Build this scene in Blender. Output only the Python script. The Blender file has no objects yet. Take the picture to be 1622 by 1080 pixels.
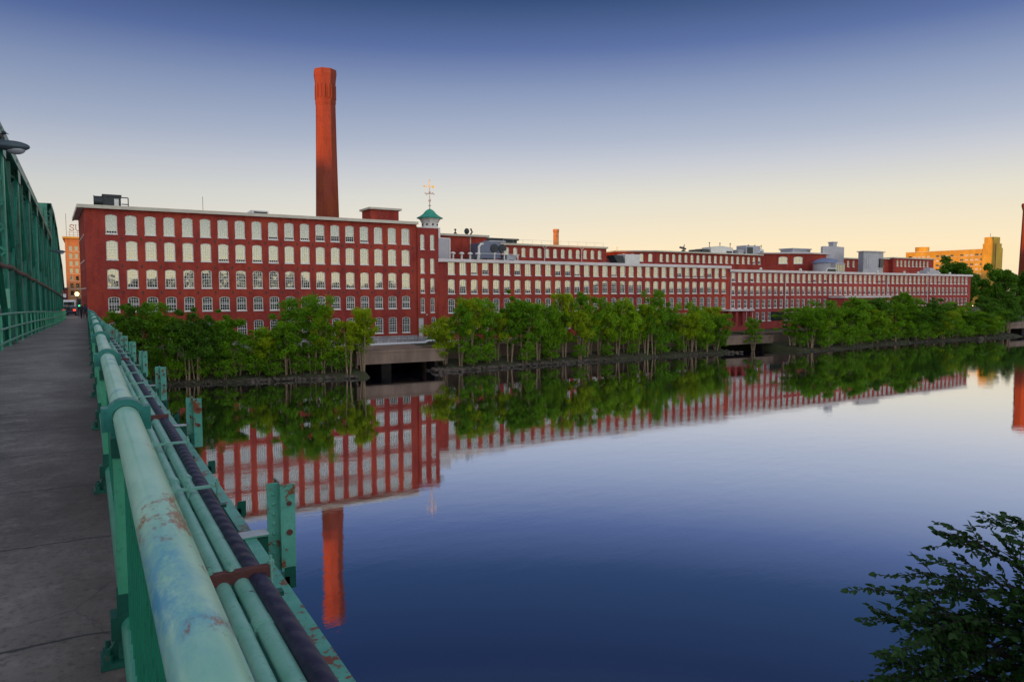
import bpy, bmesh, math, random
from mathutils import Vector, Matrix
R = math.radians
SC = bpy.context.scene
COL = SC.collection

# ------------------------------------------------------------------ camera, sky, sun, exposure
cd = bpy.data.cameras.new('camera'); cam = bpy.data.objects.new('camera', cd); COL.objects.link(cam)
cd.sensor_width = 36; cd.lens = 36 * 1142 / 1622; cd.clip_start = 0.1; cd.clip_end = 12000
cam.location = (0, 0, 0); cam.rotation_euler = (R(90 - 3.9), 0, R(-30.5)); SC.camera = cam

SUN_DIR = Vector((-0.85, -0.53, 0)).normalized()       # horizontal direction towards the sun
SUN_EL = 4.0
to_sun = (SUN_DIR * math.cos(R(SUN_EL)) + Vector((0, 0, math.sin(R(SUN_EL))))).normalized()
sd = bpy.data.lights.new('sun', 'SUN'); sun = bpy.data.objects.new('sun', sd); COL.objects.link(sun)
sd.energy = 4.2; sd.angle = R(0.5); sd.color = (1.0, 0.40, 0.05)
sun.rotation_euler = to_sun.to_track_quat('Z', 'Y').to_euler()

W = bpy.data.worlds.new('World'); SC.world = W; W.use_nodes = True
def build_world():
    nt = W.node_tree; N = nt.nodes; L = nt.links; N.clear()
    out = N.new('ShaderNodeOutputWorld'); bg = N.new('ShaderNodeBackground'); bg.inputs[1].default_value = 0.1
    L.new(bg.outputs[0], out.inputs[0])
    sky = N.new('ShaderNodeTexSky'); sky.sky_type = 'NISHITA'; sky.sun_disc = False
    sky.sun_elevation = R(SUN_EL); sky.sun_rotation = math.atan2(SUN_DIR.x, SUN_DIR.y)
    tc = N.new('ShaderNodeTexCoord'); sp = N.new('ShaderNodeSeparateXYZ'); L.new(tc.outputs['Generated'], sp.inputs[0])
    def ramp(stops, src):
        r = N.new('ShaderNodeValToRGB'); e = r.color_ramp.elements
        while len(e) < len(stops): e.new(0.5)
        for el, (p, c) in zip(e, stops): el.position = p; el.color = (*c, 1)
        L.new(src, r.inputs[0]); return r.outputs[0]
    def mixc(f, a, b, mode='MIX'):
        m = N.new('ShaderNodeMix'); m.data_type = 'RGBA'; m.blend_type = mode; m.clamp_result = False
        for s, v in ((m.inputs[0], f), (m.inputs[6], a), (m.inputs[7], b)):
            if isinstance(v, (int, float)): s.default_value = v
            elif isinstance(v, tuple): s.default_value = (*v, 1)
            else: L.new(v, s)
        return m.outputs[2]
    def mrange(src, a, b, c=0, d=1):
        m = N.new('ShaderNodeMapRange'); m.interpolation_type = 'SMOOTHSTEP'
        L.new(src, m.inputs[0]); m.inputs[1].default_value = a; m.inputs[2].default_value = b
        m.inputs[3].default_value = c; m.inputs[4].default_value = d; return m.outputs[0]
    def dot(v):
        d = N.new('ShaderNodeVectorMath'); d.operation = 'DOT_PRODUCT'; L.new(tc.outputs['Generated'], d.inputs[0])
        d.inputs[1].default_value = v; return d.outputs['Value']
    z = sp.outputs[2]
    # the side of the sky away from the sunset: cream at the horizon, deep blue above
    east = ramp([(0.0, (.99, .85, .645)), (.06, (.98, .87, .70)), (.125, (.79, .775, .715)), (.165, (.62, .64, .70)),
                 (.20, (.455, .51, .64)), (.26, (.27, .34, .53)), (.31, (.112, .172, .39)), (.365, (.034, .078, .205)), (.46, (.022, .05, .155)),
                 (.60, (.08, .11, .22)), (.78, (.34, .36, .38))], z)  # overhead sky, out of view, lifted as added fill light
    warm = mixc(mrange(dot((.93, .37, 0)), .55, 1.0), (1, 1, 1), (1.06, .98, .80))
    low = mrange(z, .02, .20, 1, 0)
    east = mixc(low, east, mixc(1.0, east, warm, 'MULTIPLY'))
    east = mixc(1.0, east, mixc(mrange(dot((.93, .37, 0)), .15, .95), (.80, .835, .88), (1, 1, 1)), 'MULTIPLY')
    # the sunset side, behind the camera
    west = ramp([(0.0, (1.1, .95, .58)), (.04, (1.05, .95, .62)), (.07, (.83, .84, .68)), (.095, (.60, .64, .58)), (.14, (.36, .40, .43)), (.22, (.28, .32, .39)), (.30, (.34, .37, .42)), (.4, (.33, .36, .41)), (.7, (.24, .27, .33)), (1, (.18, .20, .26))], z)
    west = mixc(1.0, west, (WEST, WEST, WEST), 'MULTIPLY')
    tot = mixc(mrange(dot((-.30, -.95, 0)), -.25, .45), east, west)
    sc = N.new('ShaderNodeVectorMath'); sc.operation = 'SCALE'; sc.inputs[3].default_value = 10.0; L.new(tot, sc.inputs[0])
    fin = mixc(0.06, sc.outputs[0], sky.outputs[0], 'MIX')
    L.new(fin, bg.inputs[0])
WEST = 3.1
build_world()
SC.view_settings.view_transform = 'Standard'; SC.view_settings.look = 'None'
SC.view_settings.gamma = 1; SC.view_settings.exposure = 0.0
SC.cycles.max_bounces = 6; SC.cycles.glossy_bounces = 4; SC.cycles.diffuse_bounces = 3
SC.cycles.use_adaptive_sampling = True; SC.cycles.use_denoising = True

# ------------------------------------------------------------------ helpers
WATER = -12.2
def interp(t, kn):
    if t <= kn[0][0]: return kn[0][1]
    for (a, va), (b, vb) in zip(kn, kn[1:]):
        if t <= b: return va + (vb - va) * (t - a) / (b - a)
    return kn[-1][1]
DECK = [(-10, -1.63), (0, -1.6), (10, -1.6), (15, -1.63), (20, -1.67), (25, -1.735), (30, -1.81), (40, -2.01), (50, -2.24), (65, -2.60), (80, -2.93), (88, -3.07), (96, -3.17), (105, -3.24), (112, -3.27), (125, -3.3), (300, -3.3)]
def zd(y): return (interp(y - 2, DECK) + interp(y, DECK) + interp(y + 2, DECK)) / 3

class MB:
    def __init__(s): s.v = []; s.f = []; s.m = []; s.mi = 0
    def face(s, pts):
        n = len(s.v); s.v += [tuple(p) for p in pts]; s.f.append(tuple(range(n, n + len(pts)))); s.m.append(s.mi)
    def box(s, x0, x1, y0, y1, z0, z1):
        n = len(s.v)
        s.v += [(x, y, z) for z in (z0, z1) for x, y in ((x0, y0), (x1, y0), (x1, y1), (x0, y1))]
        for q in ((0, 3, 2, 1), (4, 5, 6, 7), (0, 1, 5, 4), (1, 2, 6, 5), (2, 3, 7, 6), (3, 0, 4, 7)):
            s.f.append(tuple(n + i for i in q)); s.m.append(s.mi)
        return s
    def bar(s, p, q, w, h, up=(0, 0, 1)):
        p = Vector(p); q = Vector(q); d = (q - p).normalized(); u = Vector(up)
        a = d.cross(u)
        if a.length < 1e-4: a = d.cross(Vector((1, 0, 0)))
        a.normalize(); b = a.cross(d).normalized(); a = a * (w / 2); b = b * (h / 2); n = len(s.v)
        for c in (p, q):
            s.v += [tuple(c - a - b), tuple(c + a - b), tuple(c + a + b), tuple(c - a + b)]
        for g in ((0, 3, 2, 1), (4, 5, 6, 7), (0, 1, 5, 4), (1, 2, 6, 5), (2, 3, 7, 6), (3, 0, 4, 7)):
            s.f.append(tuple(n + i for i in g)); s.m.append(s.mi)
        return s
    def tube(s, pts, r, n=10, caps=True):
        pts = [Vector(p) for p in pts]; k = len(pts)
        rs = r if isinstance(r, (list, tuple)) else [r] * k
        base = len(s.v); prev = None
        for i, p in enumerate(pts):
            d = (pts[min(i + 1, k - 1)] - pts[max(i - 1, 0)]).normalized()
            if prev is None:
                a = d.cross(Vector((0, 0, 1)))
                if a.length < 1e-3: a = d.cross(Vector((1, 0, 0)))
            else: a = prev - d * prev.dot(d)
            a.normalize(); prev = a; b = d.cross(a)
            for j in range(n):
                t = 2 * math.pi * j / n
                s.v.append(tuple(p + (a * math.cos(t) + b * math.sin(t)) * rs[i]))
        for i in range(k - 1):
            for j in range(n):
                s.f.append((base + i * n + j, base + i * n + (j + 1) % n, base + (i + 1) * n + (j + 1) % n, base + (i + 1) * n + j)); s.m.append(s.mi)
        if caps:
            s.f.append(tuple(base + j for j in range(n - 1, -1, -1))); s.m.append(s.mi)
            s.f.append(tuple(base + (k - 1) * n + j for j in range(n))); s.m.append(s.mi)
        return s
    def lathe(s, c, prof, n=16, rot=0.0, caps=True):
        base = len(s.v); k = len(prof)
        for r, z in prof:
            for j in range(n):
                t = rot + 2 * math.pi * j / n
                s.v.append((c[0] + r * math.cos(t), c[1] + r * math.sin(t), c[2] + z))
        for i in range(k - 1):
            for j in range(n):
                s.f.append((base + i * n + j, base + i * n + (j + 1) % n, base + (i + 1) * n + (j + 1) % n, base + (i + 1) * n + j)); s.m.append(s.mi)
        if caps:
            s.f.append(tuple(base + j for j in range(n - 1, -1, -1))); s.m.append(s.mi)
            s.f.append(tuple(base + (k - 1) * n + j for j in range(n))); s.m.append(s.mi)
        return s
    def prism(s, poly, lo, hi, axis='z'):      # polygon in two axes pushed along the third
        def P(a, b, t): return {'z': (a, b, t), 'y': (a, t, b), 'x': (t, a, b)}[axis]
        s.face([P(a, b, lo) for a, b in reversed(poly)]); s.face([P(a, b, hi) for a, b in poly])
        k = len(poly)
        for i in range(k):
            a, b = poly[i], poly[(i + 1) % k]
            s.face([P(*a, lo), P(*b, lo), P(*b, hi), P(*a, hi)])
        return s
    def ball(s, c, rx, ry, rz, n=10, m=6):
        prof = [(math.sin(math.pi * i / m), -math.cos(math.pi * i / m)) for i in range(m + 1)]
        base = len(s.v)
        for r, z in prof:
            for j in range(n):
                t = 2 * math.pi * j / n
                s.v.append((c[0] + rx * r * math.cos(t), c[1] + ry * r * math.sin(t), c[2] + rz * z))
        for i in range(m):
            for j in range(n):
                s.f.append((base + i * n + j, base + i * n + (j + 1) % n, base + (i + 1) * n + (j + 1) % n, base + (i + 1) * n + j)); s.m.append(s.mi)
        return s
    def mesh(s, name, mats, off=(0, 0, 0), smooth=False):
        me = bpy.data.meshes.new(name)
        me.from_pydata([(a - off[0], b - off[1], c - off[2]) for a, b, c in s.v], [], s.f)
        for m in (mats if isinstance(mats, (list, tuple)) else [mats]): me.materials.append(m)
        me.polygons.foreach_set('material_index', s.m)
        if smooth: me.polygons.foreach_set('use_smooth', [True] * len(s.f))
        bm = bmesh.new(); bm.from_mesh(me); bmesh.ops.remove_doubles(bm, verts=bm.verts, dist=1e-4) if smooth else None
        if smooth:
            for e in bm.edges:
                if len(e.link_faces) == 2 and e.calc_face_angle(0) > R(40): e.smooth = False
        bm.to_mesh(me); bm.free(); me.update(); return me

def tag(o, label=None, cat=None, group=None, kind=None):
    if label: o['label'] = label
    if cat: o['category'] = cat
    if group: o['group'] = group
    if kind: o['kind'] = kind
    return o
def thing(name, loc, label, cat, group=None):
    o = bpy.data.objects.new(name, None); COL.objects.link(o); o.location = loc; o.empty_display_size = .3
    return tag(o, label, cat, group)
def woff(o):
    p = Vector((0, 0, 0))
    while o is not None: p += o.location; o = o.parent
    return p
def part(name, mb, mat, parent, smooth=False, local=False):   # mb given in world coordinates unless local
    off = (0, 0, 0) if local else woff(parent)
    o = bpy.data.objects.new(name, mb.mesh(name, mat, off, smooth)); COL.objects.link(o); o.parent = parent
    return o
def solo(name, mb, mat, label=None, cat=None, group=None, kind=None, smooth=False, loc=(0, 0, 0)):
    o = bpy.data.objects.new(name, mb.mesh(name, mat, loc, smooth)); COL.objects.link(o); o.location = loc
    return tag(o, label, cat, group, kind)
def inst(name, me, parent, loc=(0, 0, 0), rz=0):
    o = bpy.data.objects.new(name, me); COL.objects.link(o); o.parent = parent; o.location = loc; o.rotation_euler = (0, 0, rz); return o
def dup(root, loc, label=None, group=None, rz=None, sc=None):
    r = root.copy(); COL.objects.link(r); r.location = loc
    if rz is not None: r.rotation_euler = (0, 0, rz)
    if sc is not None: r.scale = sc
    if label: r['label'] = label
    if group: r['group'] = group
    for ch in list(root.children):
        c = ch.copy(); COL.objects.link(c); c.parent = r
        for g in ch.children:
            d = g.copy(); COL.objects.link(d); d.parent = c
    return r
ORD = ['first', 'second', 'third', 'fourth', 'fifth', 'sixth', 'seventh', 'eighth', 'ninth', 'tenth', 'eleventh', 'twelfth', 'thirteenth', 'fourteenth', 'fifteenth', 'sixteenth', 'seventeenth', 'eighteenth', 'nineteenth', 'twentieth', 'twenty-first', 'twenty-second', 'twenty-third', 'twenty-fourth', 'twenty-fifth', 'twenty-sixth', 'twenty-seventh', 'twenty-eighth', 'twenty-ninth', 'thirtieth', 'thirty-first', 'thirty-second', 'thirty-third', 'thirty-fourth', 'thirty-fifth', 'thirty-sixth', 'thirty-seventh', 'thirty-eighth', 'thirty-ninth', 'fortieth']

# ------------------------------------------------------------------ materials
class NM:
    def __init__(s, name):
        s.m = bpy.data.materials.new(name); s.m.use_nodes = True; s.nt = s.m.node_tree; s.N = s.nt.nodes; s.L = s.nt.links
        s.b = s.N['Principled BSDF']; s.pos = s.N.new('ShaderNodeNewGeometry').outputs['Position']
    def setin(s, k, v):
        i = s.b.inputs[k]
        if isinstance(v, tuple): i.default_value = (*v, 1) if len(v) == 3 else v
        elif isinstance(v, (int, float)): i.default_value = v
        else: s.L.new(v, i)
        return s
    def mp(s, scale, src=None):
        n = s.N.new('ShaderNodeMapping'); n.inputs['Scale'].default_value = scale if isinstance(scale, tuple) else (scale,) * 3
        s.L.new(src or s.pos, n.inputs[0]); return n.outputs[0]
    def noise(s, scale=1.0, detail=4, rough=.6, stretch=None, src=None):
        n = s.N.new('ShaderNodeTexNoise'); n.inputs['Scale'].default_value = scale; n.inputs['Detail'].default_value = detail; n.inputs['Roughness'].default_value = rough
        s.L.new(s.mp(stretch, src) if stretch else (src or s.pos), n.inputs['Vector']); return n.outputs[0]
    def rng(s, src, a, b, c=0, d=1):
        n = s.N.new('ShaderNodeMapRange'); s.L.new(src, n.inputs[0])
        for i, v in enumerate((a, b, c, d)): n.inputs[i + 1].default_value = v
        return n.outputs[0]
    def mix(s, f, a, b, mode='MIX'):
        m = s.N.new('ShaderNodeMix'); m.data_type = 'RGBA'; m.blend_type = mode
        for k, v in ((0, f), (6, a), (7, b)):
            i = m.inputs[k]
            if isinstance(v, (int, float)): i.default_value = v
            elif isinstance(v, tuple): i.default_value = (*v, 1)
            else: s.L.new(v, i)
        return m.outputs[2]
    def math(s, op, a, b=0):
        m = s.N.new('ShaderNodeMath'); m.operation = op
        for i, v in enumerate((a, b)):
            if isinstance(v, (int, float)): m.inputs[i].default_value = v
            else: s.L.new(v, m.inputs[i])
        return m.outputs[0]
    def bump(s, h, strength=.3, dist=.02):
        n = s.N.new('ShaderNodeBump'); n.inputs['Strength'].default_value = strength; n.inputs['Distance'].default_value = dist
        s.L.new(h, n.inputs['Height']); s.L.new(n.outputs[0], s.b.inputs['Normal']); return s
    def xyz(s):
        n = s.N.new('ShaderNodeSeparateXYZ'); s.L.new(s.pos, n.inputs[0]); return n.outputs
    def comb(s, x, y, z=0):
        n = s.N.new('ShaderNodeCombineXYZ')
        for i, v in enumerate((x, y, z)):
            if isinstance(v, (int, float)): n.inputs[i].default_value = v
            else: s.L.new(v, n.inputs[i])
        return n.outputs[0]
M = {}
def plain(name, c, rough=.6, metal=0.0, var=.25, scale=2.0, bump=0, stretch=None, c2=None):
    k = NM(name); n = k.noise(scale, 5, .6, stretch)
    c2 = c2 or tuple(x * (1 - var) for x in c)
    k.setin('Base Color', k.mix(k.rng(n, .3, .7), c, c2)).setin('Roughness', rough).setin('Metallic', metal)
    if bump: k.bump(k.noise(scale * 6, 4), bump, .03)
    M[name] = k.m; return k.m
def brick(name, c, c2, c3):
    k = NM(name); x, y, z = k.xyz(); u = k.math('ADD', x, y); vec = k.comb(u, z)
    b = k.N.new('ShaderNodeTexBrick'); b.inputs['Scale'].default_value = 1.0; k.L.new(vec, b.inputs['Vector'])
    b.inputs['Brick Width'].default_value = .34; b.inputs['Row Height'].default_value = .12; b.inputs['Mortar Size'].default_value = .012
    b.inputs['Color1'].default_value = (*c, 1); b.inputs['Color2'].default_value = (*c2, 1); b.inputs['Mortar'].default_value = (*[(a + d) * .5 for a, d in zip(c2, (.3, .2, .17))], 1)
    n1 = k.noise(.16, 5, .65, (1, 1, .6)); n2 = k.noise(.9, 6, .7, (1, 1, .25))
    col = k.mix(k.rng(n1, .42, .66, 0, .85), b.outputs[0], c3)
    col = k.mix(k.rng(n2, .48, .72, 0, .6), col, tuple(v * .55 for v in c2))
    k.setin('Base Color', col).setin('Roughness', .85).setin('Specular IOR Level', .15); M[name] = k.m
brick('mill_brick', (.36, .032, .021), (.23, .017, .014), (.45, .070, .037))
brick('chimney_brick', (.29, .040, .016), (.22, .03, .014), (.25, .055, .018))
brick('annex_brick', (.39, .046, .040), (.30, .032, .030), (.42, .075, .058))
brick('tan_brick', (.60, .36, .05), (.52, .30, .045), (.64, .42, .07))
brick('orange_brick', (.55, .20, .07), (.46, .16, .06), (.5, .25, .1))
def stone():
    k = NM('granite'); x, y, z = k.xyz(); u = k.math('ADD', x, y)
    b = k.N.new('ShaderNodeTexBrick'); k.L.new(k.comb(u, z), b.inputs['Vector']); b.inputs['Scale'].default_value = 1
    b.inputs['Brick Width'].default_value = 1.3; b.inputs['Row Height'].default_value = .5; b.inputs['Mortar Size'].default_value = .03
    b.inputs['Color1'].default_value = (.48, .44, .44, 1); b.inputs['Color2'].default_value = (.36, .33, .34, 1); b.inputs['Mortar'].default_value = (.08, .07, .07, 1)
    k.setin('Base Color', k.mix(k.rng(k.noise(.7, 5), .45, .7), b.outputs[0], (.26, .23, .22))).setin('Roughness', .9); M['granite'] = k.m
stone()
def concrete():
    k = NM('wall_concrete'); n = k.noise(.5, 6, .65, (1, 1, .3)); n2 = k.noise(3, 5)
    c = k.mix(k.rng(n, .35, .65), (.25, .165, .115), (.15, .095, .065)); c = k.mix(k.rng(n2, .55, .8, 0, .5), c, (.30, .24, .19))
    k.setin('Base Color', c).setin('Roughness', .9); M['wall_concrete'] = k.m
concrete()
def sidewalk():
    k = NM('sidewalk_concrete'); x, y, z = k.xyz()
    big = k.noise(.55, 5, .6, (1, .6, 1)); fine = k.noise(26, 5, .7); mid = k.noise(4.5, 5, .65)
    c = k.mix(k.rng(big, .36, .64), (.245, .208, .185), (.115, .092, .082))
    c = k.mix(k.rng(mid, .50, .68, 0, .75), c, (.31, .27, .245))
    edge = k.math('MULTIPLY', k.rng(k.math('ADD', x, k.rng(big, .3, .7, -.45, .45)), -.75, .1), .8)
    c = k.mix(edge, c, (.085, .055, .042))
    c = k.mix(k.rng(fine, .52, .66, 0, .65), c, (.055, .046, .043)); c = k.mix(k.rng(fine, .30, .42, .35, 0), c, (.30, .29, .29))
    wob = k.rng(k.noise(5, 4), .3, .7, -.02, .02)
    t = k.math('FRACT', k.math('DIVIDE', k.math('ADD', y, wob), 1.53)); j = k.math('LESS_THAN', k.math('ABSOLUTE', k.math('SUBTRACT', t, .5)), .008)
    c = k.mix(k.math('MULTIPLY', j, .8), c, (.022, .02, .02))
    cr = k.N.new('ShaderNodeTexVoronoi'); cr.feature = 'DISTANCE_TO_EDGE'; cr.inputs['Scale'].default_value = .55
    wv = k.N.new('ShaderNodeVectorMath'); wv.operation = 'MULTIPLY_ADD'; k.L.new(k.noise(2.5, 5), wv.inputs[0]); wv.inputs[1].default_value = (.6, .6, .6); k.L.new(k.pos, wv.inputs[2])
    k.L.new(wv.outputs[0], cr.inputs['Vector'])
    c = k.mix(k.math('MULTIPLY', k.math('LESS_THAN', cr.outputs[0], .0035), .35), c, (.03, .027, .027))
    k.setin('Base Color', c).setin('Roughness', .6); k.bump(k.math('ADD', fine, k.math('MULTIPLY', j, -1.5)), .35, .012); M['sidewalk_concrete'] = k.m
sidewalk()
def paint(name, c, c2, rust=.06, rustc=(.20, .065, .022), rough=.38, sc=1.0, dark=None):
    k = NM(name); n = k.noise(3 * sc, 5, .65); n2 = k.noise(11 * sc, 6, .72); n3 = k.noise(34 * sc, 4, .6)
    col = k.mix(k.rng(n, .34, .66), c, c2)
    col = k.mix(k.rng(n3, .56, .72, 0, .45), col, tuple(v * .45 for v in c2))
    if dark: col = k.mix(k.rng(k.noise(2.2 * sc, 3, .5), .56, .60), col, dark)
    col = k.mix(k.rng(k.math('MULTIPLY', n2, k.rng(n, .2, .9, .55, 1.25)), .64 - rust, .70 - rust), col, rustc)
    k.setin('Base Color', col).setin('Roughness', rough); k.bump(n3, .12, .006); M[name] = k.m
paint('green_paint', (.09, .42, .24), (.06, .34, .19), .0)
paint('dark_green_paint_and_shade', (.010, .12, .080), (.008, .085, .06), .03)  # real paint on railing bases; on inner truss members it stands for shade
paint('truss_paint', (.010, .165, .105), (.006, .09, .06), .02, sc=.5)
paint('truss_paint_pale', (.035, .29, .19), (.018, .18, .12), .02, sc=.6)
paint('picket_paint', (.012, .22, .12), (.01, .18, .10), .0)
paint('teal_cast', (.025, .22, .18), (.018, .16, .13), .0)
paint('handrail_paint', (.06, .33, .22), (.04, .25, .16), .05)
paint('bracket_paint', (.15, .48, .36), (.09, .36, .27), .17, (.23, .06, .02))
paint('utility_green', (.27, .54, .43), (.17, .42, .32), .08, (.10, .035, .03))
def pale_pipe():
    k = NM('pale_rail_paint'); n = k.noise(2.3, 5, .6, (3, 1, 3)); n2 = k.noise(9, 7, .75, (1.6, .8, 1.6)); n3 = k.noise(60, 4)
    c = k.mix(k.rng(n, .35, .65), (.46, .72, .55), (.28, .59, .42))
    c = k.mix(k.rng(n3, .55, .75, 0, .35), c, (.42, .66, .56))
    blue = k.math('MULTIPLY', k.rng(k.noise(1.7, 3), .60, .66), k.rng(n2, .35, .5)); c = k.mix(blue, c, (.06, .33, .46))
    c = k.mix(k.rng(k.math('ADD', n2, k.math('MULTIPLY', k.noise(2.0, 2), .35)), .80, .87, 0, .75), c, (.33, .14, .06))
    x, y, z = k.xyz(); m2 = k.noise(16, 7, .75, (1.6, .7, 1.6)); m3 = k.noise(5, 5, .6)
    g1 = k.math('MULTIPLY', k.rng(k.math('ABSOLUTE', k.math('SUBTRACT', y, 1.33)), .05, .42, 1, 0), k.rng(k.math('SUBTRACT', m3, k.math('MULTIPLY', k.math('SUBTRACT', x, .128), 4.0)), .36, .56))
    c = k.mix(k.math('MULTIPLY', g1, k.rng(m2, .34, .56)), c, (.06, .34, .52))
    g2 = k.rng(k.math('ABSOLUTE', k.math('SUBTRACT', y, 1.72)), .05, .45, .17, 0); g3 = k.rng(k.math('ABSOLUTE', k.math('SUBTRACT', y, 1.08)), .02, .18, .12, 0); g4 = k.rng(k.math('ABSOLUTE', k.math('SUBTRACT', y, 2.6)), .02, .25, .10, 0)
    rr = k.math('ADD', k.math('ADD', m2, k.math('MULTIPLY', k.math('SUBTRACT', x, .10), 1.2)), k.math('ADD', g2, k.math('ADD', g3, g4)))
    c = k.mix(k.rng(rr, .70, .78, 0, .9), c, (.30, .10, .035))
    k.setin('Base Color', c).setin('Roughness', .32); k.bump(n2, .08, .006); M['pale_rail_paint'] = k.m
pale_pipe()
def black_pipe():
    k = NM('black_insulation'); n = k.noise(7, 5, .7); x, y, z = k.xyz()
    c = k.mix(k.rng(n, .4, .65), (.016, .014, .040), (.045, .034, .075)); c = k.mix(k.rng(k.noise(14, 4), .63, .69), c, (.11, .04, .03))
    w = k.math('SINE', k.math('MULTIPLY', k.math('ADD', y, k.math('MULTIPLY', x, 1.2)), 38))
    k.setin('Base Color', c).setin('Roughness', .5); k.bump(k.math('ADD', k.math('MULTIPLY', w, .5), n), .5, .012); M['black_insulation'] = k.m
black_pipe()
plain('rust_steel', (.16, .045, .035), .7, .0, .4, 9, .2)
plain('rusty_conduit', (.17, .085, .06), .8, 0, .45, 3, .1)
plain('white_trim', (.78, .74, .69), .6, 0, .16, .8)
plain('cornice_white', (.72, .62, .60), .6, 0, .2, .4)
plain('cornice_cream', (.62, .55, .44), .6, 0, .2, .5)
plain('window_white', (.80, .76, .70), .55, 0, .1, 1)
plain('roof_tar', (.10, .09, .09), .9, 0, .3, .5)
plain('copper_green', (.035, .34, .24), .55, .0, .35, 2.5)
plain('gold_leaf', (.85, .50, .06), .35, .6, .1, 1)
plain('dark_metal', (.04, .045, .05), .5, .3, .3, 3)
plain('grey_metal', (.42, .42, .47), .45, .2, .25, .8)
plain('blue_grey_metal', (.16, .18, .26), .45, .2, .3, .8)
plain('pale_grey_panel', (.50, .47, .50), .6, 0, .15, .5)
plain('slate_blue_roof', (.20, .23, .36), .5, 0, .25, .6)
plain('door_grey', (.62, .58, .54), .6, 0, .15, 2)
plain('dark_void', (.012, .011, .012), .9, 0, .2, 2)
plain('asphalt', (.055, .052, .055), .9, 0, .35, 2)
plain('soil', (.048, .030, .018), .95, 0, .5, .5, .4, c2=(.045, .062, .015))
plain('shaded_concrete', (.055, .040, .033), .8, 0, .4, .8)  # wall concrete darkened in colour to stand in for shade inside the culverts
plain('lamp_grey', (.07, .10, .12), .4, .2, .2, 3)
plain('terrain_grass', (.05, .075, .022), .95, 0, .4, .06)
plain('rock', (.125, .095, .072), .9, 0, .5, 1.2, .4)
plain('bark', (.36, .25, .14), .9, 0, .45, 3, .3)
plain('dark_bark', (.035, .026, .022), .9, 0, .4, 5, .3)
plain('dark_cloth', (.012, .012, .016), .8, 0, .3, 5)
plain('blue_cloth', (.02, .025, .05), .8, 0, .3, 5)
plain('skin', (.35, .20, .14), .6, 0, .1, 5)
plain('rubber', (.015, .015, .016), .8, 0, .2, 5)
plain('white_paint', (.75, .74, .74), .35, 0, .08, 1)
plain('dark_car_paint', (.02, .02, .035), .25, 0, .1, 1)
plain('red_car_paint', (.25, .02, .02), .25, 0, .1, 1)
plain('faded_sign_green', (.22, .55, .36), .5, 0, .18, 3)
plain('pale_steel', (.62, .64, .66), .45, .1, .2, 4)
plain('sign_metal', (.30, .22, .20), .6, 0, .2, 1)
def emit(name, c, s):
    k = NM(name); k.setin('Base Color', (.1, .1, .1)).setin('Emission Color', c).setin('Emission Strength', s); M[name] = k.m
emit('lamp_glow', (1, .62, .18), 9); emit('tail_glow', (1, .05, .03), 1.6); emit('head_glow', (1, .9, .75), 1.8); emit('green_glow', (.05, 1, .35), 1.5); emit('warm_bulb', (1, .8, .45), 4)
def glass(name, k0=.185, tint=(.93, .95, .90)):
    k = NM(name); N, L = k.N, k.L
    gl = N.new('ShaderNodeBsdfGlossy'); gl.inputs['Color'].default_value = (*tint, 1); gl.inputs['Roughness'].default_value = .02
    df = N.new('ShaderNodeBsdfDiffuse'); df.inputs['Color'].default_value = (.03, .035, .03, 1)
    x, y, z = k.xyz()
    vo = N.new('ShaderNodeTexVoronoi'); vo.inputs['Scale'].default_value = 1; L.new(k.comb(k.math('MULTIPLY', k.math('ADD', x, y), 2.4), k.math('MULTIPLY', z, 1.8)), vo.inputs['Vector'])
    bp = N.new('ShaderNodeBump'); bp.inputs['Strength'].default_value = .05; bp.inputs['Distance'].default_value = .02
    L.new(k.math('ADD', k.math('MULTIPLY', k.noise(1.3, 2), 1.0), k.math('MULTIPLY', vo.outputs[0], .25)), bp.inputs['Height']); L.new(bp.outputs[0], gl.inputs['Normal'])
    mx = N.new('ShaderNodeMixShader'); mx.inputs[0].default_value = k0; L.new(df.outputs[0], mx.inputs[1]); L.new(gl.outputs[0], mx.inputs[2])
    L.new(mx.outputs[0], N['Material Output'].inputs[0]); M[name] = k.m
glass('window_glass')
glass('dark_glass', .14)
def water():
    k = NM('river_water'); N, L = k.N, k.L
    gl = N.new('ShaderNodeBsdfGlossy'); gl.inputs['Color'].default_value = (.96, .96, .98, 1); gl.inputs['Roughness'].default_value = .035
    df = N.new('ShaderNodeBsdfDiffuse'); df.inputs['Color'].default_value = (.006, .009, .028, 1)
    n1 = k.noise(.55, 3, .5, (1, 1.7, 1)); n2 = k.noise(3.2, 4, .6, (1, 1.6, 1)); wind = k.rng(k.noise(.028, 4, .6, (1, 2.2, 1)), .42, .62, .35, 1.25)
    bp = N.new('ShaderNodeBump'); bp.inputs['Strength'].default_value = .5; bp.inputs['Distance'].default_value = .010
    L.new(k.math('MULTIPLY', k.math('ADD', n1, k.math('MULTIPLY', n2, .30)), wind), bp.inputs['Height']); L.new(bp.outputs[0], gl.inputs['Normal'])
    L.new(k.rng(wind, .35, 1.25, .006, .03), gl.inputs['Roughness'])
    lw = N.new('ShaderNodeLayerWeight'); lw.inputs['Blend'].default_value = .5
    f = k.rng(lw.outputs['Facing'], .50, .77, .45, .93)
    mx = N.new('ShaderNodeMixShader'); L.new(f, mx.inputs[0]); L.new(df.outputs[0], mx.inputs[1]); L.new(gl.outputs[0], mx.inputs[2])
    L.new(mx.outputs[0], N['Material Output'].inputs[0]); M['river_water'] = k.m
water()
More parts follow.
